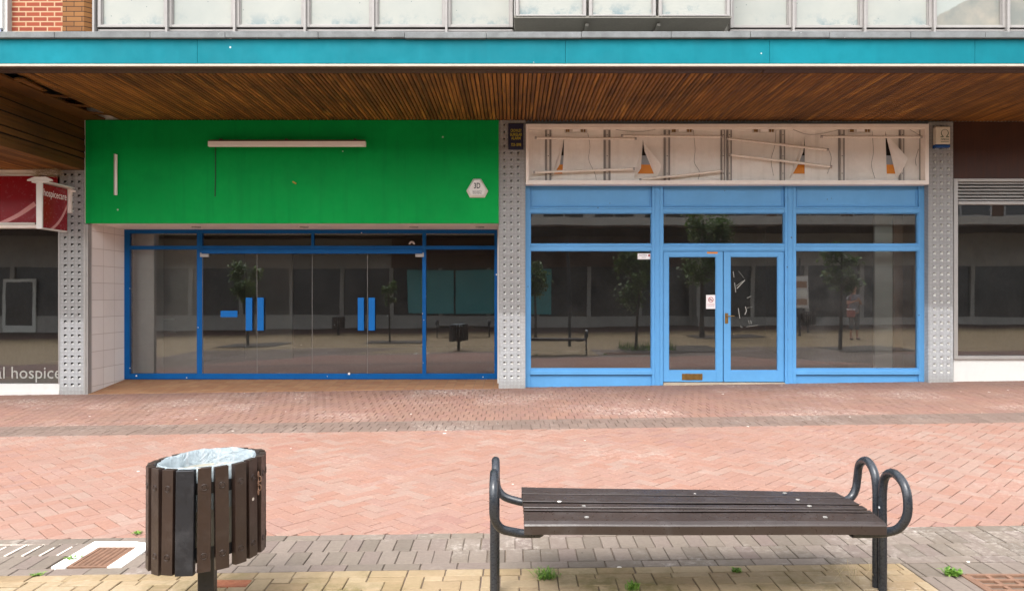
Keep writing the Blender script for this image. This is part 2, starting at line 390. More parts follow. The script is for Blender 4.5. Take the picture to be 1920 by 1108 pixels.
M['shoe'] = paint('dark_shoe', srgb(42, 37, 35), .6, .1, 9)
M['pav_red'] = paver('red_paver', [srgb(135, 101, 92), srgb(146, 116, 104), srgb(145, 109, 94), srgb(147, 123, 111), srgb(141, 97, 83)], .35, srgb(130, 108, 99), .25, .06)
M['pav_pink'] = paver('worn_pink_paver', [srgb(129, 97, 84), srgb(140, 109, 95), srgb(134, 102, 92), srgb(145, 111, 95)], .5, srgb(117, 100, 92), .75, .22, 0, .6)
M['pav_dark'] = paver('brown_grey_paver', [srgb(106, 96, 86), srgb(119, 108, 97), srgb(125, 113, 103), srgb(113, 99, 92)], .4, srgb(104, 97, 90), .55, .35, 0, 1.0)
M['pav_strip'] = paver('worn_brown_paver', [srgb(111, 94, 85), srgb(123, 105, 95), srgb(117, 98, 89)], .4, srgb(108, 95, 88), .4, .4)
M['pav_yellow'] = paver('buff_paver', [srgb(143, 123, 94), srgb(152, 134, 107), srgb(157, 139, 112), srgb(136, 115, 88)], .35, srgb(125, 104, 76), .2, .2, .75)
M['joint'] = paver('joint_sand', [srgb(111, 96, 87), srgb(122, 106, 96)], .6, srgb(74, 63, 56), .6, 0, .5)
M['jointwhite'] = paint('white_mortar', srgb(220, 207, 194), .9, .1, 9, .2)
M['yellow_sheet'] = brickmat('buff_paving_sheet', srgb(145, 125, 95), srgb(135, 115, 85), srgb(97, 84, 68), .21, .105, .004, 'xy', .4)
M['red_sheet'] = brickmat('red_paving_sheet', srgb(119, 89, 77), srgb(108, 81, 70), srgb(77, 67, 61), .21, .105, .004, 'xy', .4)
# ------------------------------------------------------------------ ground
mb = MB(); mb.box(-150, 150, -150, 150, -.95, -.9)
tag(mb.build('ground', M['joint']), kind='structure')
def sheet(name, x0, x1, y0, y1, dz, mat):
    mb = MB(); ys = sorted({y0, y1, *[y for y in (4.3, 11.9) if y0 < y < y1]}); xs = sorted({x0, x1, *[x for x in (-16, 16) if x0 < x < x1]})
    for a, b in zip(ys, ys[1:]):
        for c, e in zip(xs, xs[1:]):
            mb.face([(c, a, gz(c, a)+dz), (e, a, gz(e, a)+dz), (e, b, gz(e, b)+dz), (c, b, gz(c, b)+dz)])
    return tag(mb.build(name, mat), kind='structure')
sheet('joint_bed', -9.5, 9.5, 2.0, 11.9, -.010, M['joint'])
sheet('red_paving_base', -40, 40, 4.31, 11.9, -.016, M['red_sheet'])
sheet('yellow_paving_base', -40, 40, -7.6, 4.31, -.014, M['yellow_sheet'])
sheet('brown_pavement', -40, 40, -15, -7.6, -.014, M['red_sheet'])
def clip(poly, x0, x1, y0, y1):
    for ax, lim, sg in ((0, x0, 1), (0, x1, -1), (1, y0, 1), (1, y1, -1)):
        out = []
        for i in range(len(poly)):
            a, b = poly[i-1], poly[i]; da, db = (a[ax]-lim)*sg, (b[ax]-lim)*sg
            if (da >= 0) != (db >= 0):
                t = da/(da-db); out.append((a[0]+(b[0]-a[0])*t, a[1]+(b[1]-a[1])*t))
            if db >= 0: out.append(b)
        poly = out
        if len(poly) < 3: return []
    return poly
def area(p): return .5*sum(p[i-1][0]*p[i][1]-p[i][0]*p[i-1][1] for i in range(len(p)))
def inset(p, dd):
    n = len(p); L = []
    for i in range(n):
        a, b = p[i], p[(i+1) % n]; dx, dy = b[0]-a[0], b[1]-a[1]; l = math.hypot(dx, dy)
        if l < 1e-5: return None
        nx, ny = -dy/l, dx/l; L.append((a[0]+nx*dd, a[1]+ny*dd, dx/l, dy/l))
    out = []
    for i in range(n):
        x1, y1, ux, uy = L[i-1]; x2, y2, vx, vy = L[i]; cr = ux*vy-uy*vx
        if abs(cr) < 1e-4: out.append((x2, y2)); continue
        t = ((x2-x1)*vy-(y2-y1)*vx)/cr; out.append((x1+ux*t, y1+uy*t))
    return out
def paverset(name, polys, mat, gap=.005, tintf=None, bev=.004):
    mb = MB()
    for p in polys:
        q = []
        for v in p:
            if not q or math.hypot(v[0]-q[-1][0], v[1]-q[-1][1]) > .002: q.append(v)
        if len(q) > 2 and math.hypot(q[0][0]-q[-1][0], q[0][1]-q[-1][1]) < .002: q.pop()
        if len(q) < 3: continue
        ar = area(q)
        if ar < 0: q = q[::-1]; ar = -ar
        if ar < .0012: continue
        g = gap*rnd.uniform(.6, 1.5)
        o, i_ = inset(q, g/2), inset(q, g/2+bev)
        if not o or not i_ or area(i_) < ar*.2 or area(o) > ar: continue
        dz = rnd.uniform(-.0015, .0015); tx, ty = rnd.uniform(-.006, .006), rnd.uniform(-.006, .006)
        cx = sum(v[0] for v in q)/len(q); cy = sum(v[1] for v in q)/len(q)
        zz = lambda v, e: gz(*v)+dz+tx*(v[0]-cx)+ty*(v[1]-cy)+e
        t = tintf(cx, cy) if tintf else rnd.random()
        n = len(q)
        vs = [(v[0], v[1], zz(v, 0)) for v in i_]+[(v[0], v[1], zz(v, -.003)) for v in o]+[(v[0], v[1], zz(v, -.02)) for v in o]
        fs = [tuple(range(n))]+[(k, k+n, (k+1) % n+n, (k+1) % n) for k in range(n)]+[(k+n, k+2*n, (k+1) % n+2*n, (k+1) % n+n) for k in range(n)]
        mb.raw(vs, fs, 0, t)
    return tag(mb.build(name, mat, tint=True), kind='structure')
def herring(x0, x1, y0, y1, ang, wdt=.1035, widef=None):
    out = []; ca, sa = math.cos(ang), math.sin(ang); cx, cy = (x0+x1)/2, (y0+y1)/2
    rad = math.hypot(x1-x0, y1-y0)/2/wdt+4; K = int(rad*1.5)+4
    for a in range(-K, K):
        for b in range(-K//2-2, K//2+2):
            ox, oy = a+2*b, a-2*b
            if abs(ox) > rad or abs(oy) > rad: continue
            for cells in (((ox, oy), (ox+2, oy), (ox+2, oy+1), (ox, oy+1)), ((ox, oy+1), (ox+1, oy+1), (ox+1, oy+3), (ox, oy+3))):
                p = [(cx+(u*ca-v*sa)*wdt, cy+(u*sa+v*ca)*wdt) for u, v in cells]
                p = clip(p, x0, x1, y0, y1)
                if not p: continue
                mx = sum(v[0] for v in p)/len(p); my = sum(v[1] for v in p)/len(p)
                if abs(mx) > .68*my+1.6: continue
                out.append(p)
    return out
def rows(x0, x1, y0, y1, bw, off=0.0):
    out = []; n0 = int(math.floor((x0-off)/bw)); x = n0*bw+off
    while x < x1:
        j = rnd.uniform(-.003, .003)
        p = clip([(x+j, y0), (x+bw, y0), (x+bw, y1), (x+j, y1)], x0, x1, y0, y1)
        if p and abs(x) < .68*y1+1.6: out.append(p)
        x += bw
    return out
def patch(cx, cy):   # clusters of paler and redder bricks
    v = mnoise.noise(Vector((cx*.7, cy*.7, 3)))*.4+.5+rnd.uniform(-.28, .28)
    return max(0, min(1, v))
paverset('red_paving', herring(-8, 8, 4.93, 8.35, R(45)), M['pav_red'], .0045, patch)
far = []
y = 8.944; r_ = 0
while y < 11.62:
    far += rows(-9.4, 9.4, y, min(y+.21, 11.66), .105, (r_ % 2)*.0525); y += .21; r_ += 1
paverset('pink_pavement', far, M['pav_pink'], .005, patch)
paverset('brown_paving_strip', rows(-8, 8, 8.35, 8.45, .21)+rows(-8, 8, 8.45, 8.65, .105)+rows(-8, 8, 8.65, 8.845, .105, .05)+rows(-8, 8, 8.845, 8.944, .21, .1), M['pav_strip'], .005)
# near brown strip, with the drain let into it
dr = [ghit(*p) for p in ((108, 1064), (172, 1020), (277, 1018), (228, 1064))]
dx0 = min(dr[0][0], dr[1][0])-.01; dx1 = max(dr[2][0], dr[3][0]); dy0, dy1 = 4.40, 4.86
near = []
for (a, b, bw, off) in ((4.83, 4.93, .21, .03), (4.62, 4.83, .1055, .02), (4.41, 4.62, .1055, .065), (4.31, 4.41, .21, .11)):
    for p in rows(-5, 5, a, b, bw, off):
        mx = sum(v[0] for v in p)/len(p); my = (a+b)/2
        if dx0 < mx < dx1 and dy0 < my < dy1: continue
        near.append(p)
paverset('brown_paving_band', near, M['pav_dark'], .005)
yel = herring(-5, 2.18, 2.0, 4.21, 0)+[p for p in rows(-5, 2.18, 4.21, 4.31, .21, .05)]
def ytint(cx, cy): return rnd.random()
paverset('yellow_paving', yel, M['pav_yellow'], .006, ytint)
gx0, gy0 = ghit(1812, 1078); gx1 = gx0+1.2; gy1 = gy0-1.2
side = []
yy = 4.31
for k in range(11):
    for p in rows(2.18, 5, yy-.21, yy, .1055, .03*k):
        mx = sum(v[0] for v in p)/len(p)
        if mx > gx0 and yy-.1 < gy0: continue
        side.append(p)
    yy -= .21
paverset('brown_paving_border', side, M['pav_dark'], .007)
# the orange paver beside the bin post
ox, oy = ghit(432, 1094)
mb = MB(); mb.box(ox-.1, ox+.1, oy-.05, oy+.05, gz(ox, oy)-.02, gz(ox, oy)+.0045)
M['orangebrick'] = paint('orange_stained_brick', srgb(142, 82, 54), .85, .3, 12, .3, srgb(192, 154, 112))
tag(mb.build('stained_paver', M['orangebrick'], bevel=.003), kind='structure')
# white mortar in the strip left of the drain
mb = MB()
for i in range(26):
    x = -3.6+i*.1055+.02
    if dx0 < x < dx1: continue
    if x < -2.15 and rnd.random() < .8: mb.box(x-.006, x+.006+rnd.uniform(0, .006), 4.62, 4.83, gz(x, 4.7)-.012, gz(x, 4.7)+.001)
    if x < -2.6 and rnd.random() < .3: mb.box(x+.04, x+.052, 4.41, 4.62, gz(x, 4.5)-.012, gz(x, 4.5)+.001)
mb.box(-3.6, dx0, 4.824, 4.838, gz(-3.2, 4.8)-.02, gz(-3.2, 4.83)-.001)
tag(mb.build('mortar_joints', M['jointwhite']), kind='structure')
for (a, b, c, e) in ((3.0, 5.6, 1.2, 3.6), (6.2, 8.6, -4.2, -2.2), (-9.6, -7.6, -1.4, .6), (-5.0, -3.0, -2.0, -.4), (8.4, 10.2, 2.2, 4.2)):
    sheet('soil', a, b, c, e, .004, M['soil'])
# ------------------------------------------------------------------ drain gully, tree grille
cx, cy = (dx0+dx1)/2, (dy0+dy1)/2
t = thing('drain_gully', (cx, cy, gz(cx, cy)), 'rusty slotted drain grate set in a white concrete collar left of the litter bin', 'drain')
zz = gz(cx, cy)
gxa, gxb, gya, gyb = dx0+.085, dx1-.085, dy0+.012, dy1-.10
mb = MB()
def sl(x): return zz+.014*(x-cx)+.0185*0
for (a, b, c, e) in ((dx0, dx1, gyb, dy1), (dx0, gxa, dy0, gyb), (gxb, dx1, dy0, gyb)):
    for k in range(1):
        vs = []
        n = 6
        mb.box(a, b, c, e, zz-.05, zz+.006+.0*k)
mb.build('collar', M['concrete'], t, bevel=.004)
mb = MB(); f_ = .02
mb.box(gxa, gxb, gya, gya+f_, zz-.05, zz+.001); mb.box(gxa, gxb, gyb-f_, gyb, zz-.05, zz+.001)
mb.box(gxa, gxa+f_, gya+f_, gyb-f_, zz-.05, zz+.001); mb.box(gxb-f_, gxb, gya+f_, gyb-f_, zz-.05, zz+.001)
nb = 6; st = (gxb-gxa-2*f_)/nb
for k in range(nb):
    xc = gxa+f_+st*(k+.5)
    mb.tube([(xc, gya+f_, zz-.014), (xc, gyb-f_, zz-.014)], .017, 10)
mb.build('grate', M['rust'], t, smooth=True)
mb = MB(); mb.face([(gxa, gya, zz-.045), (gxb, gya, zz-.045), (gxb, gyb, zz-.045), (gxa, gyb, zz-.045)]); mb.build('sump', M['void'], t)
t = thing('tree_grille', (gx0, gy0, gz(gx0, gy0)), 'rusty square tree grille with rectangular slots and gravel below', 'tree grille')
zz = gz(gx0+.3, gy0)+.002
mb = MB(); n = 9; cell = 1.2/n
for k in range(n+1):
    yk = gy0-k*cell*.55
    mb.box(gx0, gx1, yk-.011, yk+.011, zz-.03, zz)
for k in range(n+1):
    xk = gx0+k*cell*.8
    mb.box(xk-.012, xk+.012, gy0-n*cell*.55, gy0, zz-.03, zz-.0025)
mb.box(gx0-.035, gx0-.012, gy0-1.2, gy0+.01, zz-.03, zz+.001)
mb.build('grate', M['rust'], t, bevel=.002)
mb = MB()
for k in range(900):
    gx_, gy_ = gx0+rnd.random()*1.1, gy0-rnd.random()*.8; s_ = rnd.uniform(.006, .016)
    mb.box(-s_, s_, -s_*.7, s_*.7, -s_*.5, s_*.5, 0, rnd.random(), Matrix.Translation((gx_, gy_, zz-.028))@Matrix.Rotation(rnd.random()*6, 4, 'Z')@Matrix.Rotation(rnd.random(), 4, 'X'))
gv = mb.build('gravel', paver('gravel', [srgb(138, 116, 88), srgb(192, 166, 132), srgb(219, 200, 174), srgb(110, 90, 72)], .2, (.1, .08, .06), 0, 0), t, tint=True); gv['kind'] = 'stuff'
mb = MB(); mb.face([(gx0, gy0-1.2, zz-.034), (gx1, gy0-1.2, zz-.034), (gx1, gy0, zz-.034), (gx0, gy0, zz-.034)]); mb.build('soil_bed', M['soil'], t)
# ------------------------------------------------------------------ weeds
def weed(name, px, py, label, h=.07, n=40, spread=.06, mat='weed', cat='weed', wd=.006, group='weeds in the paving joints'):
    x, y = ghit(px, py); z = gz(x, y); mb = MB()
    for k in range(n):
        a = rnd.random()*6.283; l = h*rnd.uniform(.5, 1.1); s_ = spread*rnd.uniform(.2, 1); w_ = wd*rnd.uniform(.6, 1.3)
        bx, by = x+rnd.gauss(0, spread*.28), y+rnd.gauss(0, spread*.2); px_, py_ = -math.sin(a)*w_, math.cos(a)*w_; tt = rnd.random()
        m1 = (bx+math.cos(a)*s_*.45, by+math.sin(a)*s_*.45, z+l*.7); tp = (bx+math.cos(a)*s_, by+math.sin(a)*s_, z+l*rnd.uniform(.5, 1))
        b0 = (bx-px_*.5, by-py_*.5, z); b1 = (bx+px_*.5, by+py_*.5, z)
        mb.face([b0, b1, (m1[0]+px_, m1[1]+py_, m1[2]), (m1[0]-px_, m1[1]-py_, m1[2])], 0, tt)
        mb.face([(m1[0]-px_, m1[1]-py_, m1[2]), (m1[0]+px_, m1[1]+py_, m1[2]), tp], 0, tt)
    return tag(mb.build(name, M[mat], tint=True, fix=False), label, cat, group)
weed('weed', 1024, 1084, 'largest tuft of green grass in the buff pavers by the bench front left leg', .055, 110, .085, wd=.0028)
weed('weed', 1185, 1106, 'bright green tuft at the bottom edge below the middle of the bench', .06, 60, .05, wd=.003)
weed('weed', 1382, 1072, 'tiny leafy weed in the buff pavers below the right half of the bench', .03, 26, .035)
weed('weed', 1786, 1078, 'leafy green rosette beside the rusty tree grille', .04, 44, .055, wd=.009)
weed('weed', 133, 1050, 'small weed on the dark pavers touching the white drain collar', .025, 26, .045)
weed('weed', 68, 1078, 'little weed at the edge of the buff pavers below the drain', .018, 18, .04)
weed('weed', 257, 1000, 'yellowish sprig in the red pavers behind the drain', .02, 16, .05)
weed('dry_grass', 1600, 1094, 'pale dead grass stalks fanned out left of the bench right legs', .16, 18, .2, 'straw', 'dry grass', .0012, None)
# ------------------------------------------------------------------ bench
K = 1.048
def bench(loc0=None):
    bx = .89*K; by = 3.76*K
    t = thing('bench', (bx, by, gz(bx, by)), 'dark brown slatted bench with black looped tube ends in front of the shops', 'bench')
    S = lambda x, y, z: (x*K, y*K, z*K)
    mb = MB()
    def slat(prof, xa, xb, tt):
        n = len(prof); vs = []
        NX = 8
        for i in range(NX+1):
            u = i/NX; x = xa+(xb-xa)*u
            for (yy_, z_) in prof:
                dz = (.0125-.025*u)*(yy_-3.53)/.545+.0012*math.sin(u*9+yy_*50)
                vs.append(S(x, yy_, z_+dz))
        fs = [tuple(range(n)), tuple(NX*n+n-1-k for k in range(n))]
        for i in range(NX):
            for k in range(n): fs.append((i*n+k, i*n+(k+1) % n, (i+1)*n+(k+1) % n, (i+1)*n+k))
        mb.raw(vs, fs, 0, tt)
    def rect(a, b, zt, th=.042, c=.003):
        return [(a+.034, zt-th), (a, zt-c), (a+c, zt), (b-c, zt), (b, zt-c), (b-.004, zt-th)]
    slat(rect(3.958, 4.078, .432), .050, 1.716, .2)
    slat(rect(3.806, 3.929, .435), .053, 1.722, .5)
    slat([(3.745, .39), (3.718, .430), (3.721, .434), (3.775, .434), (3.774, .39)], .055, 1.720, .7)
    slat([(3.703, .388), (3.682, .426), (3.685, .429), (3.706, .430), (3.706, .388)], .058, 1.728, .4)
    slat([(3.53, .360), (3.53, .400), (3.536, .407), (3.556, .417), (3.657, .427), (3.660, .424), (3.658, .372)], .056, 1.7235, .1)
    for xb_ in (.35, 1.42):
        for yb_, zb in ((4.0, .4335), (3.86, .436), (3.745, .436), (3.60, .4235)):
            xx = xb_+(4.0-yb_)*.12*(1 if xb_ > 1 else 0)
            mb.tube([S(xx, yb_, zb-.004), S(xx, yb_, zb+.0015)], .011*K, 10, 1)
    mb.box(.06*K, 1.70*K, 3.60*K, 4.06*K, .372*K, .378*K, 2)  # black plate added under the slats so the gaps look unlit
    mb.build('seat', [M['benchpaint'], M['boltgrey'], M['void']], t, bevel=.0012, segs=1)
    for sgn, xp in ((1, 1.805), (-1, -.087)):
        mb = MB(); q = (lambda dx: xp-dx*sgn)
        ext = 0 if sgn > 0 else .035
        fr = [(q(0), 3.74, .014*xp-.03), (q(0), 3.74, .3), (q(0), 3.74, .50), (q(.001), 3.708, .588), (q(.003), 3.62, .622), (q(.003), 3.53, .592), (q(.003), 3.497, .525), (q(.006), 3.503, .45), (q(.025+ext*.3), 3.535, .39), (q(.06+ext), 3.57, .362), (q(.11+ext), 3.58, .352), (q(.22), 3.58, .352)]
        mb.tube([S(*p) for p in smooth_path(fr, 6)], .0205*K, 14)
        rr = [(q(.006), 3.79, .014*xp-.03), (q(.006), 3.79, .3), (q(.006), 3.79, .50), (q(.006), 3.82, .588), (q(.004), 3.90, .622), (q(.004), 3.98, .585), (q(.004), 4.005, .51), (q(.012), 4.005, .455), (q(.035+ext*.3), 4.0, .415), (q(.07+ext), 3.99, .396), (q(.12+ext), 3.985, .388), (q(.24), 3.985, .385)]
        mb.tube([S(*p) for p in smooth_path(rr, 6)], .0205*K, 14)
        mb.tube([S(q(.22), 3.58, .352), S(q(.235), 3.78, .375), S(q(.24), 3.985, .385)], .017*K, 10)
        for pz in (.06, .0):
            pass
        mb.build('end_frame', M['benchtube'], t, smooth=True)
    return t
bench_o = bench()
b2 = copy_tree(bench_o); b2.location = (-1.8, -3.6, gz(-1.8, -3.6)); b2.rotation_euler = (0, 0, R(4)); b2['label'] = 'bench seen dimly reflected behind the reflected bin in the green shop glass'; b2['group'] = 'street benches'; bench_o['group'] = 'street benches'
# ------------------------------------------------------------------ litter bin
def litter_bin():
    bx, by = -1.4275*K, 3.6*K; z0 = gz(bx, by)
    t = thing('litter_bin', (bx, by, z0), 'leaning round bin of brown wooden slats with one black slat, front left', 'litter bin', 'slatted litter bins')
    piv = Vector((bx, by, z0+.50*K))
    T = Matrix.Translation(piv)@Matrix(((1, 0, 0, 0), (0, 1, 0, 0), (.045, -.01, 1, 0), (0, 0, 0, 1)))
    r = .243*K; h0, h1 = -.235*K, .218*K
    mb = MB(); blk = MB()
    for k in range(20):
        a = -90+18*k; isb = (k == 0)
        wd = (.039 if isb else .0278)*K*rnd.uniform(.97, 1.03); th = .015*K; rj = r+rnd.uniform(-.004, .004)
        X_ = T@Matrix.Rotation(R(a+90+rnd.uniform(-1, 1)), 4, 'Z')@Matrix.Translation((0, -rj, 0))@Matrix.Rotation(R(rnd.uniform(-1, 1)), 4, 'Y')
        b_ = blk if isb else mb; o0, o1 = rnd.uniform(-.006, .004)+.045*r*math.cos(R(a)), rnd.uniform(-.004, .004)
        b_.box(-wd, wd, -th, th, h0+o0-(.012 if isb else 0), h1+o1, 0, rnd.random(), X_)
        if not isb:
            for zb in (h0+.075, h1-.085):
                ring = [X_@Vector((.0145*math.cos(q*.785), -th-.0005, zb+.0145*math.sin(q*.785))) for q in range(8)]
                b_.tube(ring, .0022, 6, 0, True)
                ring2 = [X_@Vector((0, -th+.002, zb)), X_@Vector((0, -th-.002, zb))]
                b_.tube(ring2, .009, 8)
    mb.build('slat_drum', M['brownpaint'], t, bevel=.004, segs=2)
    o = blk.build('slat', M['blackslat'], t, bevel=.004, segs=2); o['label'] = 'wider black replacement slat'
    for zc in (.125, -.16):
        mb = MB(); ro, ri = .228*K, .220*K; n = 48; vs = []
        for k in range(n):
            a = 6.28319*k/n
            for (rr, z_) in ((ro, zc-.025), (ro, zc+.025), (ri, zc+.025), (ri, zc-.025)): vs.append(T@Vector((rr*math.cos(a), rr*math.sin(a), z_*K)))
        mb.raw(vs, [(k*4+j, k*4+(j+1) % 4, ((k+1) % n)*4+(j+1) % 4, ((k+1) % n)*4+j) for k in range(n) for j in range(4)])
        mb.build('hoop', M['black'], t)
    mb = MB(); n = 40; vs = []
    for k in range(n):
        a = 6.28319*k/n
        for (rr, z_) in ((.17, -.2), (.19, .16), (.186, .16), (.165, -.195)): vs.append(T@Vector((rr*K*math.cos(a), rr*K*math.sin(a), z_*K)))
    mb.raw(vs, [(k*4+j, k*4+j+1, ((k+1) % n)*4+j+1, ((k+1) % n)*4+j) for k in range(n) for j in range(3)]+[tuple(k*4 for k in range(n))])
    mb.build('canister', M['canister'], t, smooth=True)
    mb = MB(); P = Matrix.Translation((bx, by, z0))@Matrix.Rotation(R(8), 4, 'Z'); q = .036*K
    mb.box(-q, q, -q, q, -.05, .36*K, 0, 0, P)
    mb.box(-.2, .2, -.02, .02, .29*K, .315*K, 0, 0, P); mb.box(-.02, .02, -.2, .2, .292*K, .313*K, 0, 0, P)
    mb.build('post', M['black'], t, bevel=.004)
    mb = MB()
    for k in range(5):
        c = T@Vector((.258*K+.006*(k % 2), -.06, .15-.021*k)); ring = []
        for j in range(12):
            a = j/12*6.283; u, v = .007*math.cos(a), .014*math.sin(a)
            ring.append(c+(Vector((u, 0, v)) if k % 2 else Vector((0, u, v))))
        mb.tube(ring, .0022, 6, 0, True)
    mb.build('chain', M['rust'], t, smooth=True)
    # liner: a thing resting in the bin
    mb = MB(); n = 96; prof = [(.204, .02), (.212, .10), (.216, .170), (.216, .207), (.210, .220), (.200, .200), (.182, .10), (.16, .0), (.13, -.08), (.07, -.11), (.0, -.115)]
    vs = []
    for i, (rr, z_) in enumerate(prof):
        for k in range(n):
            a = 6.28319*k/n
            f1 = mnoise.noise(Vector((math.cos(a)*3.2, math.sin(a)*3.2, i*.25)))+.6*mnoise.noise(Vector((math.cos(a)*8, math.sin(a)*8, i*.5)))
            amp = (.008, .008, .008, .006, .006, .010, .03, .045, .04, .02, 0)[i]
            back = .010*max(0, math.sin(a)) if 2 <= i <= 6 else 0
            vs.append(T@Vector(((rr*K+f1*amp)*math.cos(a), (rr*K+f1*amp)*math.sin(a), z_*K+f1*amp*.9+back)))
    fs = [(i*n+k, i*n+(k+1) % n, (i+1)*n+(k+1) % n, (i+1)*n+k) for i in range(len(prof)-1) for k in range(n)]
    mb.raw(vs, fs)
    o = mb.build('bin_liner', M['liner'], None, smooth=True)
    return t, tag(o, 'crumpled clear plastic liner hanging inside the slatted litter bin', 'bin liner')
bin_o, liner_o = litter_bin()
for (x, y, lb) in ((-7.1, -6.1, 'slatted bin seen dimly reflected in the glass doors of the green shop'), (11.2, -5.6, 'slatted bin reflected behind the notice board in the right blue window')):
    c = copy_tree(bin_o); c.location = (x, y, gz(x, y)); c['label'] = lb
# ------------------------------------------------------------------ mosaic pillars
Y0 = 11.55
def pillar(xl, xr, hole_px, ztop, label, deep=.55):
    x0, x1 = X(xl, Y0), X(xr, Y0); zb = gz((x0+x1)/2, Y0)-.05
    t = tag(bpy.data.objects.new('pillar', None), label, 'pillar', 'mosaic clad pillars'); COL.objects.link(t)
    t.location = ((x0+x1)/2, Y0, zb)
    mb = MB(); a = .021; pit = .105; dp = .03
    cols = [X(p, Y0) for p in hole_px]
    xs = [x0]
    for c in cols: xs += [c-a, c+a]
    xs.append(x1)
    nrow = int((ztop-zb-.1)/pit); zc = [ztop-.075-pit*k for k in range(nrow)][::-1]
    zs = [zb]
    for c in zc: zs += [c-a, c+a]
    zs.append(ztop)
    for i in range(len(xs)-1):
        for j in range(len(zs)-1):
            xa, xb, za, zb_ = xs[i], xs[i+1], zs[j], zs[j+1]
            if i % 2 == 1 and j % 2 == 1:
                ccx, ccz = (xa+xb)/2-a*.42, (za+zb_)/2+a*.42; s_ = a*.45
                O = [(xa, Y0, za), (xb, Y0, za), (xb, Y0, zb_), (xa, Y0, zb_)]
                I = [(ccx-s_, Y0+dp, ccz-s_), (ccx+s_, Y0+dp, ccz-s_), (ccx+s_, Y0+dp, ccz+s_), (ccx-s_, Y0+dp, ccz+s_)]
                for k in range(4): mb.face([O[k], O[(k+1) % 4], I[(k+1) % 4], I[k]], 1 if k in (0, 1) else 2)  # lower and right faces coloured white as if lit, the rest dark as shade
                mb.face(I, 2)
            else: mb.face([(xa, Y0, za), (xb, Y0, za), (xb, Y0, zb_), (xa, Y0, zb_)])
    zb = zs[0]
    mb.face([(x0, Y0, zb), (x0, Y0+deep, zb), (x0, Y0+deep, ztop), (x0, Y0, ztop)])
    mb.face([(x1, Y0, zb), (x1, Y0+deep, zb), (x1, Y0+deep, ztop), (x1, Y0, ztop)])
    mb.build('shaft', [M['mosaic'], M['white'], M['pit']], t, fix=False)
    return t
SOF = Z(225.5, Y0)
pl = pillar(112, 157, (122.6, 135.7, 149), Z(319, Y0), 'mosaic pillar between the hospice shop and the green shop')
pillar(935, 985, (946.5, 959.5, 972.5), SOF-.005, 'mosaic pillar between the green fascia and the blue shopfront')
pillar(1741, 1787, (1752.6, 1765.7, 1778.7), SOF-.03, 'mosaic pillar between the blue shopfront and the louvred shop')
mb = MB(); zb = gz(-6.4, Y0)-.03
mb.box(X(157.3, Y0), X(161.5, Y0), Y0-.012, Y0+.1, zb, Z(420, Y0)); mb.box(X(162, Y0), X(165, Y0), Y0-.006, Y0+.1, zb, Z(420, Y0))
mb.build('corner_trim', M['alu'], pl, bevel=.002)
# ------------------------------------------------------------------ green shop
YF = 11.52; YR = 12.65
gx_l, gx_r = X(165, Y0), X(935, Y0)
gt = thing('vacant_shop', ((gx_l+gx_r)/2, YR, .15), 'empty shop with blank green fascia and recessed dark blue glass front', 'shop')
mb = MB(); zf = Z(419, YF)
mb.box(X(160, YF), X(935, YF), YF, YF+.04, zf, SOF-.006)
mb.build('fascia', M['green'], gt, bevel=.003)
mb = MB(); mb.box(gx_l-.06, gx_r, YF+.045, YR+.2, zf+.004, SOF+.3); mb.build('recess_ceiling', M['ivory'], gt)
mb = MB()
for px in (368, 570, 776, 900):
    x = X(px, 12.1); mb.tube([(x, 12.1, zf+.006), (x, 12.1, zf-.012)], .07, 14); mb.build('downlight', M['alu'], gt); mb = MB()
mb = MB(); mb.box(gx_l-.06, gx_l, Y0+.1, YR+.05, -.1, zf+.003); mb.build('tiled_wall', M['tile'], gt)
mb = MB(); mb.box(gx_r-.03, gx_r+.0, Y0+.56, YR+.05, -.1, zf+.003); mb.build('return_wall', M['white'], gt)
mb = MB(); x0, x1 = gx_l, gx_r
zA, zB, zC, zD = gz(x0, Y0)+.003, gz(x1, Y0)+.003, .158, .160
mb.raw([(x0, Y0, zA), (x1, Y0, zB), (x1, YR+.1, zD), (x0, YR+.1, zC), (x0, Y0, zA-.1), (x1, Y0, zB-.1)], [(0, 1, 2, 3), (4, 5, 1, 0)])
mb.build('threshold', M['threshold'], gt)
g = lambda p: X(p, YR); h = lambda p: Z(p, YR)
mb = MB(); fy0, fy1 = YR-.02, YR+.05; zbot = .155
def fbox(b, xa, xb, ya, yb, e=0.0, m=0): b.box(g(xa), g(xb), fy0-e, fy1, h(yb), h(ya), m)
mb.box(g(230), g(244), fy0, fy1, zbot, zf+.003); mb.box(g(370), g(380), fy0-.003, fy1, zbot, zf+.003)
mb.box(g(792), g(799), fy0-.003, fy1, zbot, zf+.003); mb.box(g(927), g(935), fy0, fy1, zbot, zf+.003)
for a, b in ((244, 370), (380, 792), (799, 927)):
    fbox(mb, a, b, 428, 438); fbox(mb, a, b, 461, 468); mb.box(g(a), g(b), fy0, fy1, zbot, h(700))
fbox(mb, 584, 589, 438, 461)
mb.box(g(380), g(792), fy0-.03, fy0, h(476), h(468.3))
mb.build('frame', M['navyblue'], gt, bevel=.002)
def pane(parent, xa, xb, za, zb_, y, mat='glass', name='pane'):
    b = MB(); b.face([(xa, y, za), (xb, y, za), (xb, y, zb_), (xa, y, zb_)]); return b.build(name, M[mat], parent, fix=False)
yg = YR+.015
for a, b in ((244, 370), (380, 584), (589, 792), (799, 927)): pane(gt, g(a), g(b), h(461), h(438), yg)
pane(gt, g(244), g(370), h(700), h(468), yg, 'glassdirty'); pane(gt, g(799), g(927), h(700), h(468), yg)
doors = []
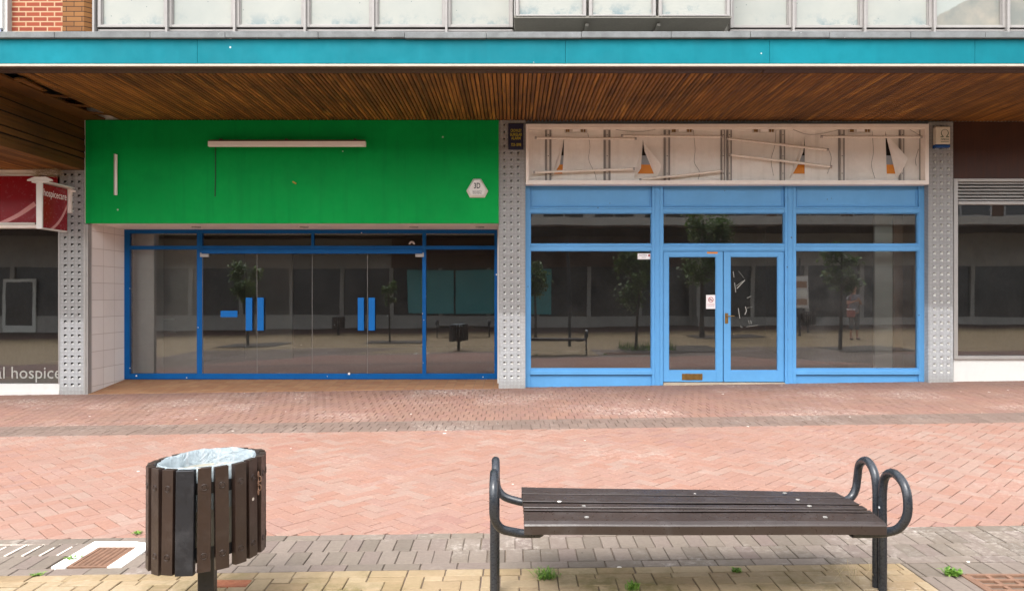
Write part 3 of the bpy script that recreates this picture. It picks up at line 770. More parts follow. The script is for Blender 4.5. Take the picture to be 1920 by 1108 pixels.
for i, (a, b) in enumerate(((380, 481.2), (482, 584.6), (585.4, 688.2), (689, 792))):
    dd = pane(gt, g(a), g(b), h(700), h(476), yg-.02, 'glass', 'door'); doors.append(dd)
    e = MB(); e.box(g(a)-.001, g(a)+.003, yg-.024, yg-.016, h(700), h(476)); e.build('glass_edge', M['alu'], dd)
for i, (a, b) in ((0, (463, 475)), (1, (484.5, 496.5)), (2, (672, 683.5)), (3, (692, 704))):
    mb = MB(); mb.box(g(a), g(b), yg-.075, yg-.055, h(619.5), h(558))
    for py in (568, 610): mb.box(g((a+b)/2)-.012, g((a+b)/2)+.012, yg-.0545, yg-.021, h(py)-.012, h(py)+.012)
    mb.build('handle', M['handleblue'], doors[i], bevel=.003)
mb = MB(); mb.box(g(414), g(445.5), yg-.024, yg-.0215, h(594.5), h(582.5)); mb.build('sticker', M['handleblue'], doors[0])
for px, di in ((384, 0), (787, 3)):
    mb = MB(); mb.box(g(px-8), g(px+8), yg-.04, yg, h(482), h(474)); mb.build('patch_fitting', M['alu'], doors[di], bevel=.002)
mb = MB()
for k in range(7):
    a = R(8+k*27.3)
    c = (g(772)+.036*math.cos(a), h(458)+.036*math.sin(a)); mb.tube([(c[0]-.013*math.cos(a), yg-.004, c[1]-.013*math.sin(a)), (c[0]+.016*math.cos(a), yg-.004, c[1]+.016*math.sin(a))], [.005, .010], 8)
mb.build('vent', M['letterwhite'], gt)
# paint flakes on the frame
mb = MB()
for px, py, s_ in ((257, 704, .035), (245, 690, .02), (965/3.077+480, 680, .012), (655, 700, .05), (795, 600, .012), (931, 515, .03)):
    mb.tube([(g(px), fy0-.0045, h(py)), (g(px), fy0-.002, h(py))], s_*.45, 5); mb.build('paint_chip', M['letterwhite'], gt); mb = MB()
# small details on the green fascia
def room(parent, x0, x1, y0, y1, z0, z1, back='wall_dark', left='wall_in', right='wall_in'):
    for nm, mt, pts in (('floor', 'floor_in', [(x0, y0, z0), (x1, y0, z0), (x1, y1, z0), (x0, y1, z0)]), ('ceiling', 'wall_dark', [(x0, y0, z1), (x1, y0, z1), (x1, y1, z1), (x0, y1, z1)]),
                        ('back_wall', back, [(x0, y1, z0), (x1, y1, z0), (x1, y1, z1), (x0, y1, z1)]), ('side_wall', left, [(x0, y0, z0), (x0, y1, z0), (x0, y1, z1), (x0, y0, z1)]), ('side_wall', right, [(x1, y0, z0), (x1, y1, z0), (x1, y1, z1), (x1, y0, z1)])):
        b = MB(); b.face(pts); b.build(nm, M[mt], parent, fix=False)
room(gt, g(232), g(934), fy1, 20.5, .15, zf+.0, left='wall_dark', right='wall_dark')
mb = MB(); mb.box(g(232)+.004, X(289, fy1+.25), fy1+.25, fy1+.6, .152, zf-.003); mb.build('interior_pier', M['wall_light'], gt)
mb = MB(); mb.box(X(289.5, fy1+.9), X(372, fy1+.9), fy1+.9, fy1+.95, .152, zf-.003); mb.build('partition', M['wall_in'], gt); mb = MB(); mb.box(g(300), g(415), fy1+4, fy1+4.1, .152, zf-.003); mb.build('partition', M['wall_in'], gt)
mb = MB()
for py in (599, 623): mb.box(X(262, 13.6), X(330, 13.6), 13.55, 13.8, Z(py+1.5, 13.6), Z(py-1.5, 13.6))
mb.build('shelf', M['wall_light'], gt)
# light batten on the green fascia
def facade_pt(px, py, Y): return (X(px, Y), Y, Z(py, Y))
t = thing('light_fitting', (X(538, YF), YF, Z(270, YF)), 'long white fluorescent light fitting across the top of the green fascia', 'light')
mb = MB(); Y_ = YF-.14; mb.box(X(391, Y_), X(686, Y_), Y_-.03, Y_+.03, Z(275.5, Y_), Z(265.5, Y_)); mb.build('housing', M['brightwhite'], t, bevel=.006, segs=2)
mb = MB(); mb.box(X(391, Y_)+.01, X(686, Y_)-.01, Y_-.024, Y_+.028, Z(265.5, Y_)+.001, Z(263, Y_)); mb.build('top_cover', M['soffit_dark'], t)
mb = MB()
for px in (418, 540, 668): mb.box(X(px-2, YF), X(px+2, YF), Y_+.031, YF-.001, Z(268, YF), Z(263, YF)); mb.build('bracket', M['soffit_dark'], t); mb = MB()
t = tag(MB().build('light_strip', M['ivory']) if False else bpy.data.objects.new('light_strip', None), 'short vertical white light strip at the left end of the green fascia', 'light'); COL.objects.link(t); t.location = facade_pt(217, 328, YF)
mb = MB(); mb.box(X(215.3, YF-.04), X(219.3, YF-.04), YF-.05, YF-.02, Z(366, YF-.04), Z(290, YF-.04)); mb.build('diffuser', M['brightwhite'], t, bevel=.004)
mb = MB(); mb.box(X(214.4, YF), X(217.5, YF), YF-.0195, YF-.001, Z(366, YF), Z(289, YF)); mb.build('backing', M['alu'], t)
mb = MB(); mb.tube([facade_pt(404, 275, YF-.008), facade_pt(404, 330, YF-.007), facade_pt(403.2, 369, YF-.007)], .010, 8)
tag(mb.build('cable', paint('green_painted_cable', srgb(10, 90, 44), .5)), 'green painted cable dropping from the light fitting on the green fascia', 'cable')
mb = MB(); mb.tube([facade_pt(549, 341, YF-.001), facade_pt(555, 344.5, YF-.012)], .012, 6)
tag(mb.build('cable_stub', paint('cut_cable', srgb(200, 162, 74), .5)), 'small cut end of yellow cable poking out of the green fascia', 'cable')
# hexagonal alarm box
t = thing('alarm_box', facade_pt(895, 353, YF), 'white hexagonal alarm box with black lettering on the green fascia', 'alarm box')
def hexp(s_, ya, dy=0): return [(X(895+(px-895)*s_, ya), Z(353+dy+(py-353)*s_, ya)) for px, py in ((887.5, 336), (902, 336), (915.5, 358.5), (909, 371), (881, 371), (874.5, 358.5))]
mb = MB(); A = hexp(1.0, YF); B = hexp(.8, YF, -.5); Yb_ = YF-.07
vs = [(x, YF-.001, z) for x, z in A]+[(x, YF-.03, z) for x, z in A]+[(x, Yb_, z) for x, z in B]
mb.raw(vs, [(i, (i+1) % 6, (i+1) % 6+6, i+6) for i in range(6)]+[(i+6, (i+1) % 6+6, (i+1) % 6+12, i+12) for i in range(6)]+[(12, 13, 14, 15, 16, 17)])
mb.build('casing', M['white'], t, bevel=.004)
text_mesh('3D', .115, 'lettering', M['letterblack'], t, (X(894.5, Yb_), Yb_-.001, Z(349, Yb_)), fit=.095, bold=.002)
text_mesh('SECURITY', .03, 'lettering', M['letterblack'], t, (X(894.7, Yb_), Yb_-.001, Z(359.5, Yb_)), fit=.14)
text_mesh('SYSTEMS', .03, 'lettering', M['letterblack'], t, (X(894.7, Yb_), Yb_-.001, Z(363, Yb_)), fit=.13)
# navy alarm sign on the middle pillar
t = thing('alarm_sign', facade_pt(967, 256, Y0), 'small navy sign with yellow burglar alarm lettering at the top of the middle pillar', 'sign')
Ys = Y0-.03
mb = MB(); mb.box(X(953, Ys), X(981.5, Ys), Ys, Y0-.001, Z(280.5, Ys), Z(232, Ys)); mb.build('plate', M['navy'], t, bevel=.004)
for s_, py, ft in (('CROWLEY', 245.5, .165), ('BURGLAR', 253, .175), ('ALARM', 259.8, .14), ('723-1898', 272, .15)):
    text_mesh(s_, .062, 'lettering', M['letteryellow'], t, (X(967.5, Ys), Ys-.001, Z(py, Ys)), fit=ft, bold=.0008)
# siren box on the right pillar
t = thing('siren_box', facade_pt(1768, 257, Y0), 'cream siren box with an omega mark and blue lens on the right pillar', 'alarm box')
Ys = Y0-.09
mb = MB(); mb.box(X(1755, Ys), X(1782, Ys), Ys, Y0-.001, Z(270.5, Ys), Z(237.5, Ys)); mb.build('casing', M['creambox'], t, bevel=.012, segs=3)
mb = MB(); mb.box(X(1754, Ys), X(1782.5, Ys), Ys+.004, Y0-.002, Z(277, Ys), Z(271, Ys)); mb.build('lens', M['bluelens'], t, bevel=.01, segs=2)
mb = MB(); cx_, cz_ = X(1771.5, Ys), Z(250, Ys); n = 26; ro, ri = .058, .046
vs = []
for k in range(n):
    a = R(-62+k*(304/(n-1))); 
    wv = ri+.006*(abs(math.sin(a)) if math.sin(a) > 0 else 0)
    vs += [(cx_+ro*math.cos(a), Ys-.001, cz_+ro*math.sin(a)), (cx_+wv*math.cos(a), Ys-.001, cz_+wv*math.sin(a))]
mb.raw(vs, [(2*k, 2*k+1, 2*k+3, 2*k+2) for k in range(n-1)])
mb.box(cx_-.064, cx_-.018, Ys-.0015, Ys-.0005, cz_-.062, cz_-.05); mb.box(cx_+.018, cx_+.064, Ys-.0015, Ys-.0005, cz_-.062, cz_-.05)
mb.build('emblem', M['lettergreen'], t)
text_mesh('OMEGA', .04, 'lettering', M['lettergreen'], t, (cx_, Ys-.001, Z(262, Ys)), fit=.12)
mb = MB(); mb.box(cx_-.06, cx_+.06, Ys-.0015, Ys-.0005, Z(266.8, Ys), Z(266, Ys)); mb.build('rule', M['lettergreen'], t)
# ------------------------------------------------------------------ blue shop
YB = 11.67
b_ = lambda p: X(p, YB); c_ = lambda p: Z(p, YB)
bt = thing('blue_shop', (b_(1360), YB, .17), 'empty shop with a sky blue timber front, big panes and double doors', 'shop')
mb = MB(); fy0, fy1 = YB, YB+.09
def zb_at(px): return gz(b_(px), YB)-.02
SL = [(985, 994.5), (1722, 1735)]
def vert(xa, xb, ya, yb=None, e=0):
    mb.box(b_(xa), b_(xb), fy0-e, fy1, (zb_at((xa+xb)/2) if yb is None else c_(yb)), c_(ya))
vert(985, 994, 345); vert(1723, 1735, 345)
for a, b in ((1222.5, 1243), (1471.5, 1492)):
    vert(a, b, 345, None, .012)
    for px in (a+5.5, a+14): vert(px-.8, px+.8, 345, None, .022)
cells = ((994, 1222.5), (1243, 1471.5), (1492, 1723))
for i, (a, b) in enumerate(cells):
    for ya, yb in ((388, 399), (458, 469.5)):
        mb.box(b_(a), b_(b), fy0, fy1, c_(yb), c_(ya)); mb.box(b_(a), b_(b), fy0-.014, fy0-.0005, c_(ya+4), c_(ya+1))
    if i != 1:
        mb.box(b_(a), b_(b), fy0, fy1, c_(703), c_(692)); mb.box(b_(a), b_(b), fy0-.018, fy0-.0005, c_(702), c_(695))
    # beads round the panes
    for ya, yb in ((399, 458),)+(((469.5, 692),) if i != 1 else ()):
        for xa, xb, za, zb2 in ((a, a+1.6, ya, yb), (b-1.6, b, ya, yb), (a+1.6, b-1.6, ya, ya+1.6), (a+1.6, b-1.6, yb-1.6, yb)):
            mb.box(b_(xa), b_(xb), fy0+.012, fy1-.01, c_(zb2), c_(za))
mb.box(b_(1243), b_(1471.5), fy0+.01, fy1, c_(471.5), c_(469.6))
mb.build('frame', M['blue'], bt, bevel=.003)
for i, (a, b) in enumerate(cells):
    m2 = MB(); m2.box(b_(a), b_(b), fy0+.035, fy1, c_(388), c_(345))
    m2.box(b_(a+2), b_(a+4), fy0+.02, fy0+.0345, c_(387), c_(346)); m2.box(b_(b-4), b_(b-2), fy0+.02, fy0+.0345, c_(387), c_(346)); m2.box(b_(a+4), b_(b-4), fy0+.02, fy0+.0345, c_(387), c_(385))
    m2.build('fascia_panel', M['blue'], bt, bevel=.002)
    if i != 1:
        m2 = MB(); x0, x1 = b_(a), b_(b)
        m2.raw([(x0, fy0+.03, gz(x0, YB)-.03), (x1, fy0+.03, gz(x1, YB)-.03), (x1, fy0+.03, c_(703)), (x0, fy0+.03, c_(703)), (x0, fy1, gz(x0, YB)-.03), (x1, fy1, gz(x1, YB)-.03), (x1, fy1, c_(703)), (x0, fy1, c_(703))], [(0, 1, 2, 3), (4, 7, 6, 5), (0, 3, 7, 4), (1, 5, 6, 2)])
        m2.build('stall_riser', M['blue'], bt)
yg = YB+.05
for a, b in cells: pane(bt, b_(a), b_(b), c_(458), c_(399), yg)
pane(bt, b_(994), b_(1222.5), c_(692), c_(469.5), yg)
pane(bt, b_(1492), b_(1723), c_(692), c_(469.5), yg, 'glassdirty')
for (a, b, ga, gb) in ((1244, 1356, 1254, 1343.5), (1357.5, 1470.5, 1370, 1459.5)):
    m2 = MB(); y0d, y1d = YB+.015, YB+.06; zb0 = c_(716)
    m2.box(b_(a), b_(ga), y0d, y1d, zb0, c_(472)); m2.box(b_(gb), b_(b), y0d, y1d, zb0, c_(472))
    m2.box(b_(ga), b_(gb), y0d, y1d, c_(481), c_(472)); m2.box(b_(ga), b_(gb), y0d, y1d, zb0, c_(695))
    for xa, xb, za, zb2 in ((ga, ga+1.2, 481, 695), (gb-1.2, gb, 481, 695), (ga+1.2, gb-1.2, 481, 482.2), (ga+1.2, gb-1.2, 693.8, 695)):
        m2.box(b_(xa), b_(xb), y0d+.008, y1d-.008, c_(zb2), c_(za))
    dr_ = m2.build('door', M['blue'], bt, bevel=.003)
    pane(dr_, b_(ga), b_(gb), c_(695), c_(481), YB+.038, 'glass')
    if a < 1300:
        m3 = MB(); m3.box(b_(1279), b_(1317.5), y0d-.008, y0d-.0005, c_(712.5), c_(700.5)); m3.box(b_(1283.5), b_(1313), y0d-.013, y0d-.0085, c_(710), c_(703)); m3.build('letterbox', M['brass'], dr_, bevel=.003)
        m3 = MB(); m3.box(b_(1326), b_(1346), y0d-.003, y0d-.0005, c_(475.5), c_(472.5)); m3.build('bare_patch', M['orange'], dr_)
    else:
        m3 = MB(); m3.box(b_(1359.7), b_(1365.5), y0d-.008, y0d-.0005, c_(606.5), c_(587)); m3.tube([(b_(1362.5), y0d-.008, c_(592.5)), (b_(1362.5), y0d-.04, c_(592.5)), (b_(1366), y0d-.05, c_(592.5)), (b_(1376), y0d-.05, c_(592.5))], .008, 8); m3.build('handle', M['brass'], dr_, bevel=.002)
        m3 = MB(); yy_ = YB+.036
        def streak(pts, w_):
            P = [Vector((b_(p), yy_, c_(q))) for p, q in pts]
            m3.tube(P, w_*.6, 5)
        streak([(1376, 509), (1377.5, 520)], .008); streak([(1378.5, 530), (1381, 548)], .008); streak([(1386, 508), (1397, 522)], .003)
        streak([(1383, 541), (1398, 525)], .012); streak([(1382, 536), (1394, 527)], .006)
        streak([(1385.5, 578), (1388.5, 597)], .009); streak([(1399, 575), (1401, 583), (1398, 590)], .011); streak([(1402, 577), (1412, 576)], .004)
        streak([(1402, 559), (1410, 555)], .006); streak([(1405, 601), (1406, 607)], .006); streak([(1409, 601), (1410, 607)], .006); streak([(1401, 613), (1422, 610)], .005); streak([(1390, 610), (1391, 614), (1394, 614)], .005)
        m3.build('paper_scrap', M['windowletter'], dr_)
m2 = MB(); m2.box(b_(1243.5), b_(1471), YB-.03, fy1-.005, 0, c_(717.2)); m2.build('door_sill', M['threshold_c'], bt, bevel=.004)
t = thing('no_smoking_sign', (b_(1333.5), YB+.03, c_(566)), 'white no smoking sign stuck on the left blue door', 'sign')
ys = YB+.033
mb = MB(); mb.box(b_(1325), b_(1343), ys, ys+.003, c_(579), c_(553)); mb.build('plate', M['letterwhite'], t)
mb = MB(); cxx, czz = b_(1334), c_(562); mb.tube([(cxx+.036*math.cos(k*.2618), ys-.001, czz+.036*math.sin(k*.2618)) for k in range(24)], .0045, 6, 0, True); mb.tube([(cxx-.026, ys-.001, czz+.026), (cxx+.026, ys-.001, czz-.026)], .0045, 6); mb.build('prohibition_ring', M['redpanel'], t)
mb = MB(); mb.box(cxx-.025, cxx+.02, ys-.0015, ys-.0002, czz-.006, czz+.004); mb.build('cigarette', M['letterblack'], t)
text_mesh('NO SMOKING', .02, 'lettering', M['redpanel'], t, (cxx, ys-.001, c_(571)), fit=.11); text_mesh('ON THESE PREMISES', .012, 'lettering', M['letterblack'], t, (cxx, ys-.001, c_(574.5)), fit=.1)
t = thing('notice', (b_(1209), yg, c_(480)), 'small white notice with a red dot in the top corner of the left blue window', 'notice')
ys = yg-.006
mb = MB(); mb.box(b_(1196.5), b_(1220.5), ys, ys+.003, c_(486), c_(475)); mb.build('paper', M['letterwhite'], t)
mb = MB(); mb.tube([(b_(1218), ys-.002, c_(479)), (b_(1218), ys-.0002, c_(479))], .016, 14); mb.build('red_dot', M['redpanel'], t)
text_mesh('NOTICE', .028, 'lettering', M['letterblack'], t, (b_(1206.5), ys-.001, c_(478.5)), fit=.11)
mb = MB(); mb.box(b_(1204), b_(1212), ys-.001, ys-.0002, c_(482.8), c_(481.8)); mb.build('rule', M['alu'], t)
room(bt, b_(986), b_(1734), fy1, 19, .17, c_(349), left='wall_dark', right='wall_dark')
mb = MB(); mb.box(b_(1734)-.05, b_(1734)-.004, fy1+.02, fy1+.75, .172, c_(352)); mb.build('side_panel', M['wall_brown'], bt)
mb = MB(); mb.box(X(1640, fy1+.5), X(1676, fy1+.5), fy1+.5, fy1+.55, .172, c_(352)); mb.box(X(1676.3, fy1+.45), b_(1734)-.055, fy1+.45, fy1+.5, .172, c_(352), 1); mb.build('display_back', [M['wall_light'], M['wall_brown']], bt)
# ------------------------------------------------------------------ open sign box
ys0, ys1 = 11.49, 11.665
st = thing('sign_box', (X(1364, ys0), ys0, Z(290, ys0)), 'open white sign box stripped of its face above the blue shopfront', 'sign box')
s_ = lambda p: X(p, ys0); z_ = lambda p: Z(p, ys0)
mb = MB()
for xa, xb, ya, yb in ((986, 1742, 232.5, 239.5), (986, 1742, 338.5, 346), (986, 991.5, 239.5, 338.5), (1735, 1742, 239.5, 338.5)):
    mb.box(s_(xa), s_(xb), ys0, ys1, z_(yb), z_(ya))
mb.box(s_(991.5), s_(1735), ys0+.02, ys0+.03, z_(242), z_(239.6)); mb.box(s_(991.5), s_(1735), ys0-.006, ys0-.0005, z_(345.5), z_(342))
mb.build('frame', M['ivory'], st, bevel=.003)
yb2 = ys1-.02; e_ = lambda p: X(p, yb2); k_ = lambda p: Z(p, yb2)
holes = [[(1057.5, 258), (1057, 290), (1053.5, 337), (1032, 337), (1050, 308)], [(1205.5, 262), (1208.5, 284), (1230, 335.5), (1188, 336), (1203, 290)], [(1509, 258), (1508.5, 337), (1481, 337), (1498, 305), (1506, 285)], [(1660, 246), (1663, 262), (1681, 334), (1675, 337), (1663, 337)]]
bm = bmesh.new(); off = st.location
def loop(pts):
    vs = [bm.verts.new(Vector((e_(p), yb2, k_(q)))-off) for p, q in pts]
    return [bm.edges.new((vs[i], vs[(i+1) % len(vs)])) for i in range(len(vs))]
es = loop([(989, 236), (1738, 236), (1738, 342), (989, 342)])
for h_ in holes: es += loop(h_)
bmesh.ops.triangle_fill(bm, use_beauty=True, use_dissolve=False, edges=es)
me = bpy.data.meshes.new('back_panel'); bm.to_mesh(me); bm.free(); me.materials.append(M['offwhite'])
o = bpy.data.objects.new('back_panel', me); COL.objects.link(o); o.parent = st
# peeled flaps beside the tears
mb = MB()
def flap(A, B, C, out, bend=(0, 0)):
    # ruled curled sheet from edge A-B peeling to tip C
    n = 8; V = []
    for i in range(n+1):
        u = i/n
        for j in range(5):
            v = j/4
            px = A[0]+(B[0]-A[0])*u; py = A[1]+(B[1]-A[1])*u
            qx = A[0]+(C[0]-A[0])*u; qy = A[1]+(C[1]-A[1])*u
            x = px+(qx-px)*v; yv = py+(qy-py)*v
            dpt = out*u*math.sin(v*1.7)
            V.append((e_(x), yb2-.003-dpt, k_(yv)))
    m9 = MB(); m9.raw(V, [(i*5+j, i*5+j+1, (i+1)*5+j+1, (i+1)*5+j) for i in range(n) for j in range(4)]); m9.build('peeled_flap', M['offwhite'], st, smooth=True, fix=False)
flap((1057, 258), (1032, 337), (1043, 315), .10); flap((1207, 268), (1230, 335.5), (1238, 312), .11); flap((1205, 268), (1188, 336), (1200, 318), .08)
flap((1509, 255), (1479, 337), (1491, 310), .12); flap((1661, 250), (1681, 336), (1694, 300), .13)
mb = MB(); yo = yb2+.012
for (xa, xb) in ((1028, 1060), (1184, 1234), (1478, 1512), (1658, 1684)):
    mb.box(X(xa, yo), X(xb, yo), yo, yo+.004, Z(326, yo), Z(309, yo)); mb.box(X(xa, yo), X(xb, yo), yo, yo+.004, Z(308.8, yo), Z(292, yo), 1); mb.box(X(xa, yo), X(xb, yo), yo+.02, yo+.024, Z(291.8, yo), Z(242, yo), 3); mb.box(X(xa, yo), X(xb, yo), yo, yo+.004, Z(340, yo), Z(326.2, yo), 2)  # last material: black sheet behind the upper slit, painting the shade inside the tear
    mb.build('old_sign', [M['orange'], M['greysign'], M['ivory'], M['void']], st); mb = MB()
mb = MB()
for pa, pb in ((1022, 1034), (1132, 1145), (1245, 1257), (1352, 1360), (1363, 1373), (1463, 1473), (1573, 1585), (1687, 1697), (1726, 1732)):
    ya, ybb = ys1-.055, yb2-.001; x0, x1 = X(pa, ya), X(pb, ya); w3 = (x1-x0)*.33
    mb.box(x0+w3, x1-w3, ya, ybb, z_(338), z_(240)); mb.box(x0, x0+w3, ya+.02, ybb, z_(338), z_(240), 2); mb.box(x1-w3, x1, ya+.02, ybb, z_(338), z_(240), 2)
    for q in (250, 290, 323): mb.tube([(x0+w3*1.5, ya-.004, z_(q)), (x0+w3*1.5, ya, z_(q))], .008, 6, 1)
    mb.build('upright', [M['galv'], M['black'], M['upframe']], st, bevel=.0015); mb = MB()
mb = MB()
for px in (1080, 1279, 1433, 1613):
    ya = ys1-.09; c = X(px, ya); q = Z(245, ya)
    mb.box(c-.17, c+.17, ya+.012, ya+.03, q-.03, q+.03); mb.box(c-.05, c+.06, ya-.01, ya+.0118, q-.018, q+.018, 1)
    for d_ in (-.14, -.11, .09, .13): mb.box(c+d_-.012, c+d_+.012, ya-.006, ya+.0118, q-.022, q+.022, 2)
    mb.build('control_gear', [M['galv'], M['brightwhite'], M['brass']], st, bevel=.002); mb = MB()
mb = MB()
for pts in (((1102, 250), (1106, 275), (1104, 300), (1115, 325), (1118, 338)), ((1300, 245), (1303, 280), (1302, 305), (1311, 322), (1309, 337)), ((1150, 242), (1170, 246), (1205, 247), (1245, 240)), ((1455, 245), (1452, 275), (1446, 300), (1450, 330)), ((1635, 246), (1637, 285), (1634, 310), (1640, 335)), ((1480, 240), (1510, 252), (1540, 251), (1573, 244)), ((1553, 280), (1558, 295), (1556, 312), (1551, 326)), ((1704, 242), (1726, 256)), ((1722, 280), (1716, 300), (1718, 311))):
    mb.tube(smooth_path([(X(p, yb2-.02), yb2-.02-.01*(i % 2), Z(q, yb2-.02)) for i, (p, q) in enumerate(pts)], 5), .003, 6); mb.build('wire', M['wiregrey'], st, smooth=True); mb = MB()
tubes = [((1004, 259), (1192, 260.5), 'upper left dead tube in the sign box, nearly level'), ((1166, 255), (1353, 256.5), 'level dead tube near the top left of centre in the sign box'), ((1363, 260), (1552, 281), 'dead tube sloping down to the right from the middle uprights of the sign box'),
         ((1001, 323.5), (1189, 317), 'lower left dead tube rising slightly towards the big torn triangle'), ((1200, 337), (1353, 320.5), 'dead tube rising to the right from the foot of the big torn triangle'), ((1369, 290), (1558, 312.5), 'lower dead tube sloping down to the right across the third torn gap'), ((1540, 256.5), (1727, 257.5), 'level dead tube at the top right of the sign box')]
for (a, b, lb) in tubes:
    yt = ys0+.055; A = Vector((X(a[0], yt), yt, Z(a[1], yt))); B = Vector((X(b[0], yt), yt, Z(b[1], yt))); u = (B-A).normalized()
    t = thing('fluorescent_tube', (A+B)/2, lb, 'fluorescent tube', 'dead tubes hanging in the sign box')
    mb = MB(); mb.tube([A+u*.02, B-u*.02], .019, 10); mb.build('glass_tube', M['tube'], t, smooth=True)
    for P_, sg in ((A, 1), (B, -1)):
        mb = MB(); mb.tube([P_-u*sg*.012, P_+u*sg*.0195], .0205, 10); mb.build('end_cap', M['alu'], t, smooth=True)
# ------------------------------------------------------------------ canopy
CX0, CX1 = -10.0, 10.5
ct = thing('canopy', (0, 8.857, SOF), 'long shopfront canopy with teal fascia and brown boarded soffit', 'canopy')
YC = 8.857
mb = MB()
joints = [CX0, X(-380, YC), X(370, YC), X(1060, YC), X(1443, YC), X(1828, YC), CX1]
for a, b in zip(joints, joints[1:]):
    mb.box(a+.0015, b-.0015, YC, YC+.03, Z(119.5, YC), Z(74, YC), 0, rnd.random())
mb.build('fascia', M['teal'], ct, bevel=.0015)
mb = MB(); x = CX0
while x < CX1:
    l_ = rnd.uniform(.8, 1.1); dz = rnd.uniform(-.004, .004)
    mb.box(x, min(x+l_-.003, CX1), YC-.045, Y0+.05, Z(71.5, YC-.045)+dz, Z(59.5, YC-.045)+dz, 0, rnd.random()); x += l_
mb.build('flashing', M['flashing'], ct, bevel=.008, segs=2)
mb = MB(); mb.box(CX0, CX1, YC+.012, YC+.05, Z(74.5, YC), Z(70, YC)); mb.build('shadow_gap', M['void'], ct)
mb = MB(); mb.box(CX0, CX1, YC-.012, YC+.03, Z(124.5, YC-.012), Z(120.2, YC-.012)); mb.build('edge_trim', M['trim'], ct, bevel=.002)
mb = MB(); zt = Z(124.5, YC); mb.box(CX0, CX1, YC+.031, YC+.15, zt+.002, zt+.05); mb.box(CX0, X(1440, YC), YC+.153, 9.135, zt-.004, zt+.05); mb.box(X(1443, YC), CX1, YC+.153, 9.135, zt-.001, zt+.05)
mb.build('edge_board', M['soffit_dark'], ct, bevel=.002)
zs = SOF
mb = MB(); x = X(224, Y0); pr = .054
while x < CX1:
    wv = pr-.011; j = rnd.uniform(-.002, .002); t_ = rnd.random()**1.4
    prof = [(x+j, zs+.03), (x+j, zs+.008), (x+j+.008, zs), (x+wv-.008, zs), (x+wv, zs+.008), (x+wv, zs+.03)]
    mb.prism([(p, q) for p, q in prof], 9.137, Y0+.1, 'y', 0, t_); x += pr
sb = mb.build('soffit_boarding', M['soffit'], ct, tint=True)
mb = MB(); mb.box(X(224, Y0), CX1, 9.1, Y0+.1, zs+.032, zs+.05); mb.build('soffit_backing', M['void'], ct)
# torn out strip with noggins, the smooth board and the lower bulkhead over the hospice shop
xa, xb = X(160, Y0), X(224, Y0)
mb = MB(); mb.box(xa-.02, xa+.30, 9.137, Y0, zs, zs+.025, 0, .3); mb.build('soffit_plank', M['soffit_flat'], ct, tint=True)
mb = MB()
for (ya, yb, k) in ((9.42, 9.62, 0), (10.02, 10.2, .02), (10.55, 10.72, .015), (11.12, 11.22, 0)):
    mb.prism([(xa+.30, ya), (xb+.02, ya+.14), (xb+.02, yb), (xa+.30, yb-.16)], zs-.004-k, zs+.02-k, 'z', 0, rnd.random()*.4); mb.build('broken_board', M['soffit_flat'], ct, tint=True); mb = MB()
mb.prism([(xb-.06, 9.2), (xb+.05, 9.2), (xb+.0, 9.75), (xb-.05, 9.7)], zs-.05, zs-.03, 'z', 0, 0)
mb.build('broken_board', M['soffit_flat'], ct, tint=True)
mb = MB(); mb.box(xa+.28, xb+.02, 9.1, Y0, zs+.2, zs+.22); mb.build('ceiling_void', M['void'], ct)
zl = Z(318.5, Y0)
mb = MB(); z = zl
while z < zs-.01:
    hh = rnd.uniform(.07, .11); mb.box(xa-.04+rnd.uniform(0, .012), xa-.02+rnd.uniform(-.006, .006), 9.0, Y0+.05, z, min(z+hh-rnd.choice((.005, .008, .022)), zs), 0, .35+rnd.random()*.65); z += hh
mb.build('bulkhead_boarding', M['soffit_flat'], ct, tint=True)
mb = MB(); x = CX0
while x < xa-.05:
    t_ = rnd.random()**2; mb.box(x, min(x+.058, xa-.045), 9.0, Y0+.1, zl+rnd.uniform(0, .004), zl+.025, 0, t_); x += .064
mb.build('lower_soffit', M['soffit'], ct, tint=True)
mb = MB(); mb.box(CX0, xa-.045, 9.0, Y0+.1, zl+.03, zs-.003); mb.build('bulkhead_core', M['void'], ct)
# ------------------------------------------------------------------ upper storey
ut = thing('upper_storey', (0, Y0, 4.6), 'upper floor of the terrace with whitewashed metal framed windows above the canopy', 'building')
u_ = lambda p: X(p, Y0); v_ = lambda p: Z(p, Y0)
ZT = 8.2
mb = MB(); mb.box(u_(22), u_(118), Y0, Y0+.3, 4.2, ZT); mb.build('brick_wall', M['redbrick'], ut)
mb = MB(); mb.prism([(u_(118), Y0-.01), (u_(158), Y0-.01), (u_(174), Y0+.12), (u_(174), Y0+.3), (u_(118), Y0+.3)], 4.2, ZT, 'z'); mb.build('brick_pier', M['brownbrick'], ut)
mb = MB(); mb.box(u_(14.5), u_(22), Y0-.1, Y0+.2, 4.2, ZT); mb.box(u_(6), u_(14.5), Y0-.14, Y0+.2, v_(58.5), ZT, 1); mb.box(CX0-4, u_(6), Y0-.05, Y0+.2, 4.2, ZT, 2); mb.build('end_panel', [M['alu'], M['white'], paint('bluegrey_panel', srgb(138, 147, 174), .4)], ut)
mb = MB(); mb.box(CX0-4, CX1+4, Y0+.25, Y0+.3, 4.2, ZT); mb.box(u_(174), CX1+4, Y0+.16, Y0+.25, 4.2, v_(58)+.02, 1); mb.build('rear_wall', [M['concretewall'], M['alu']], ut)
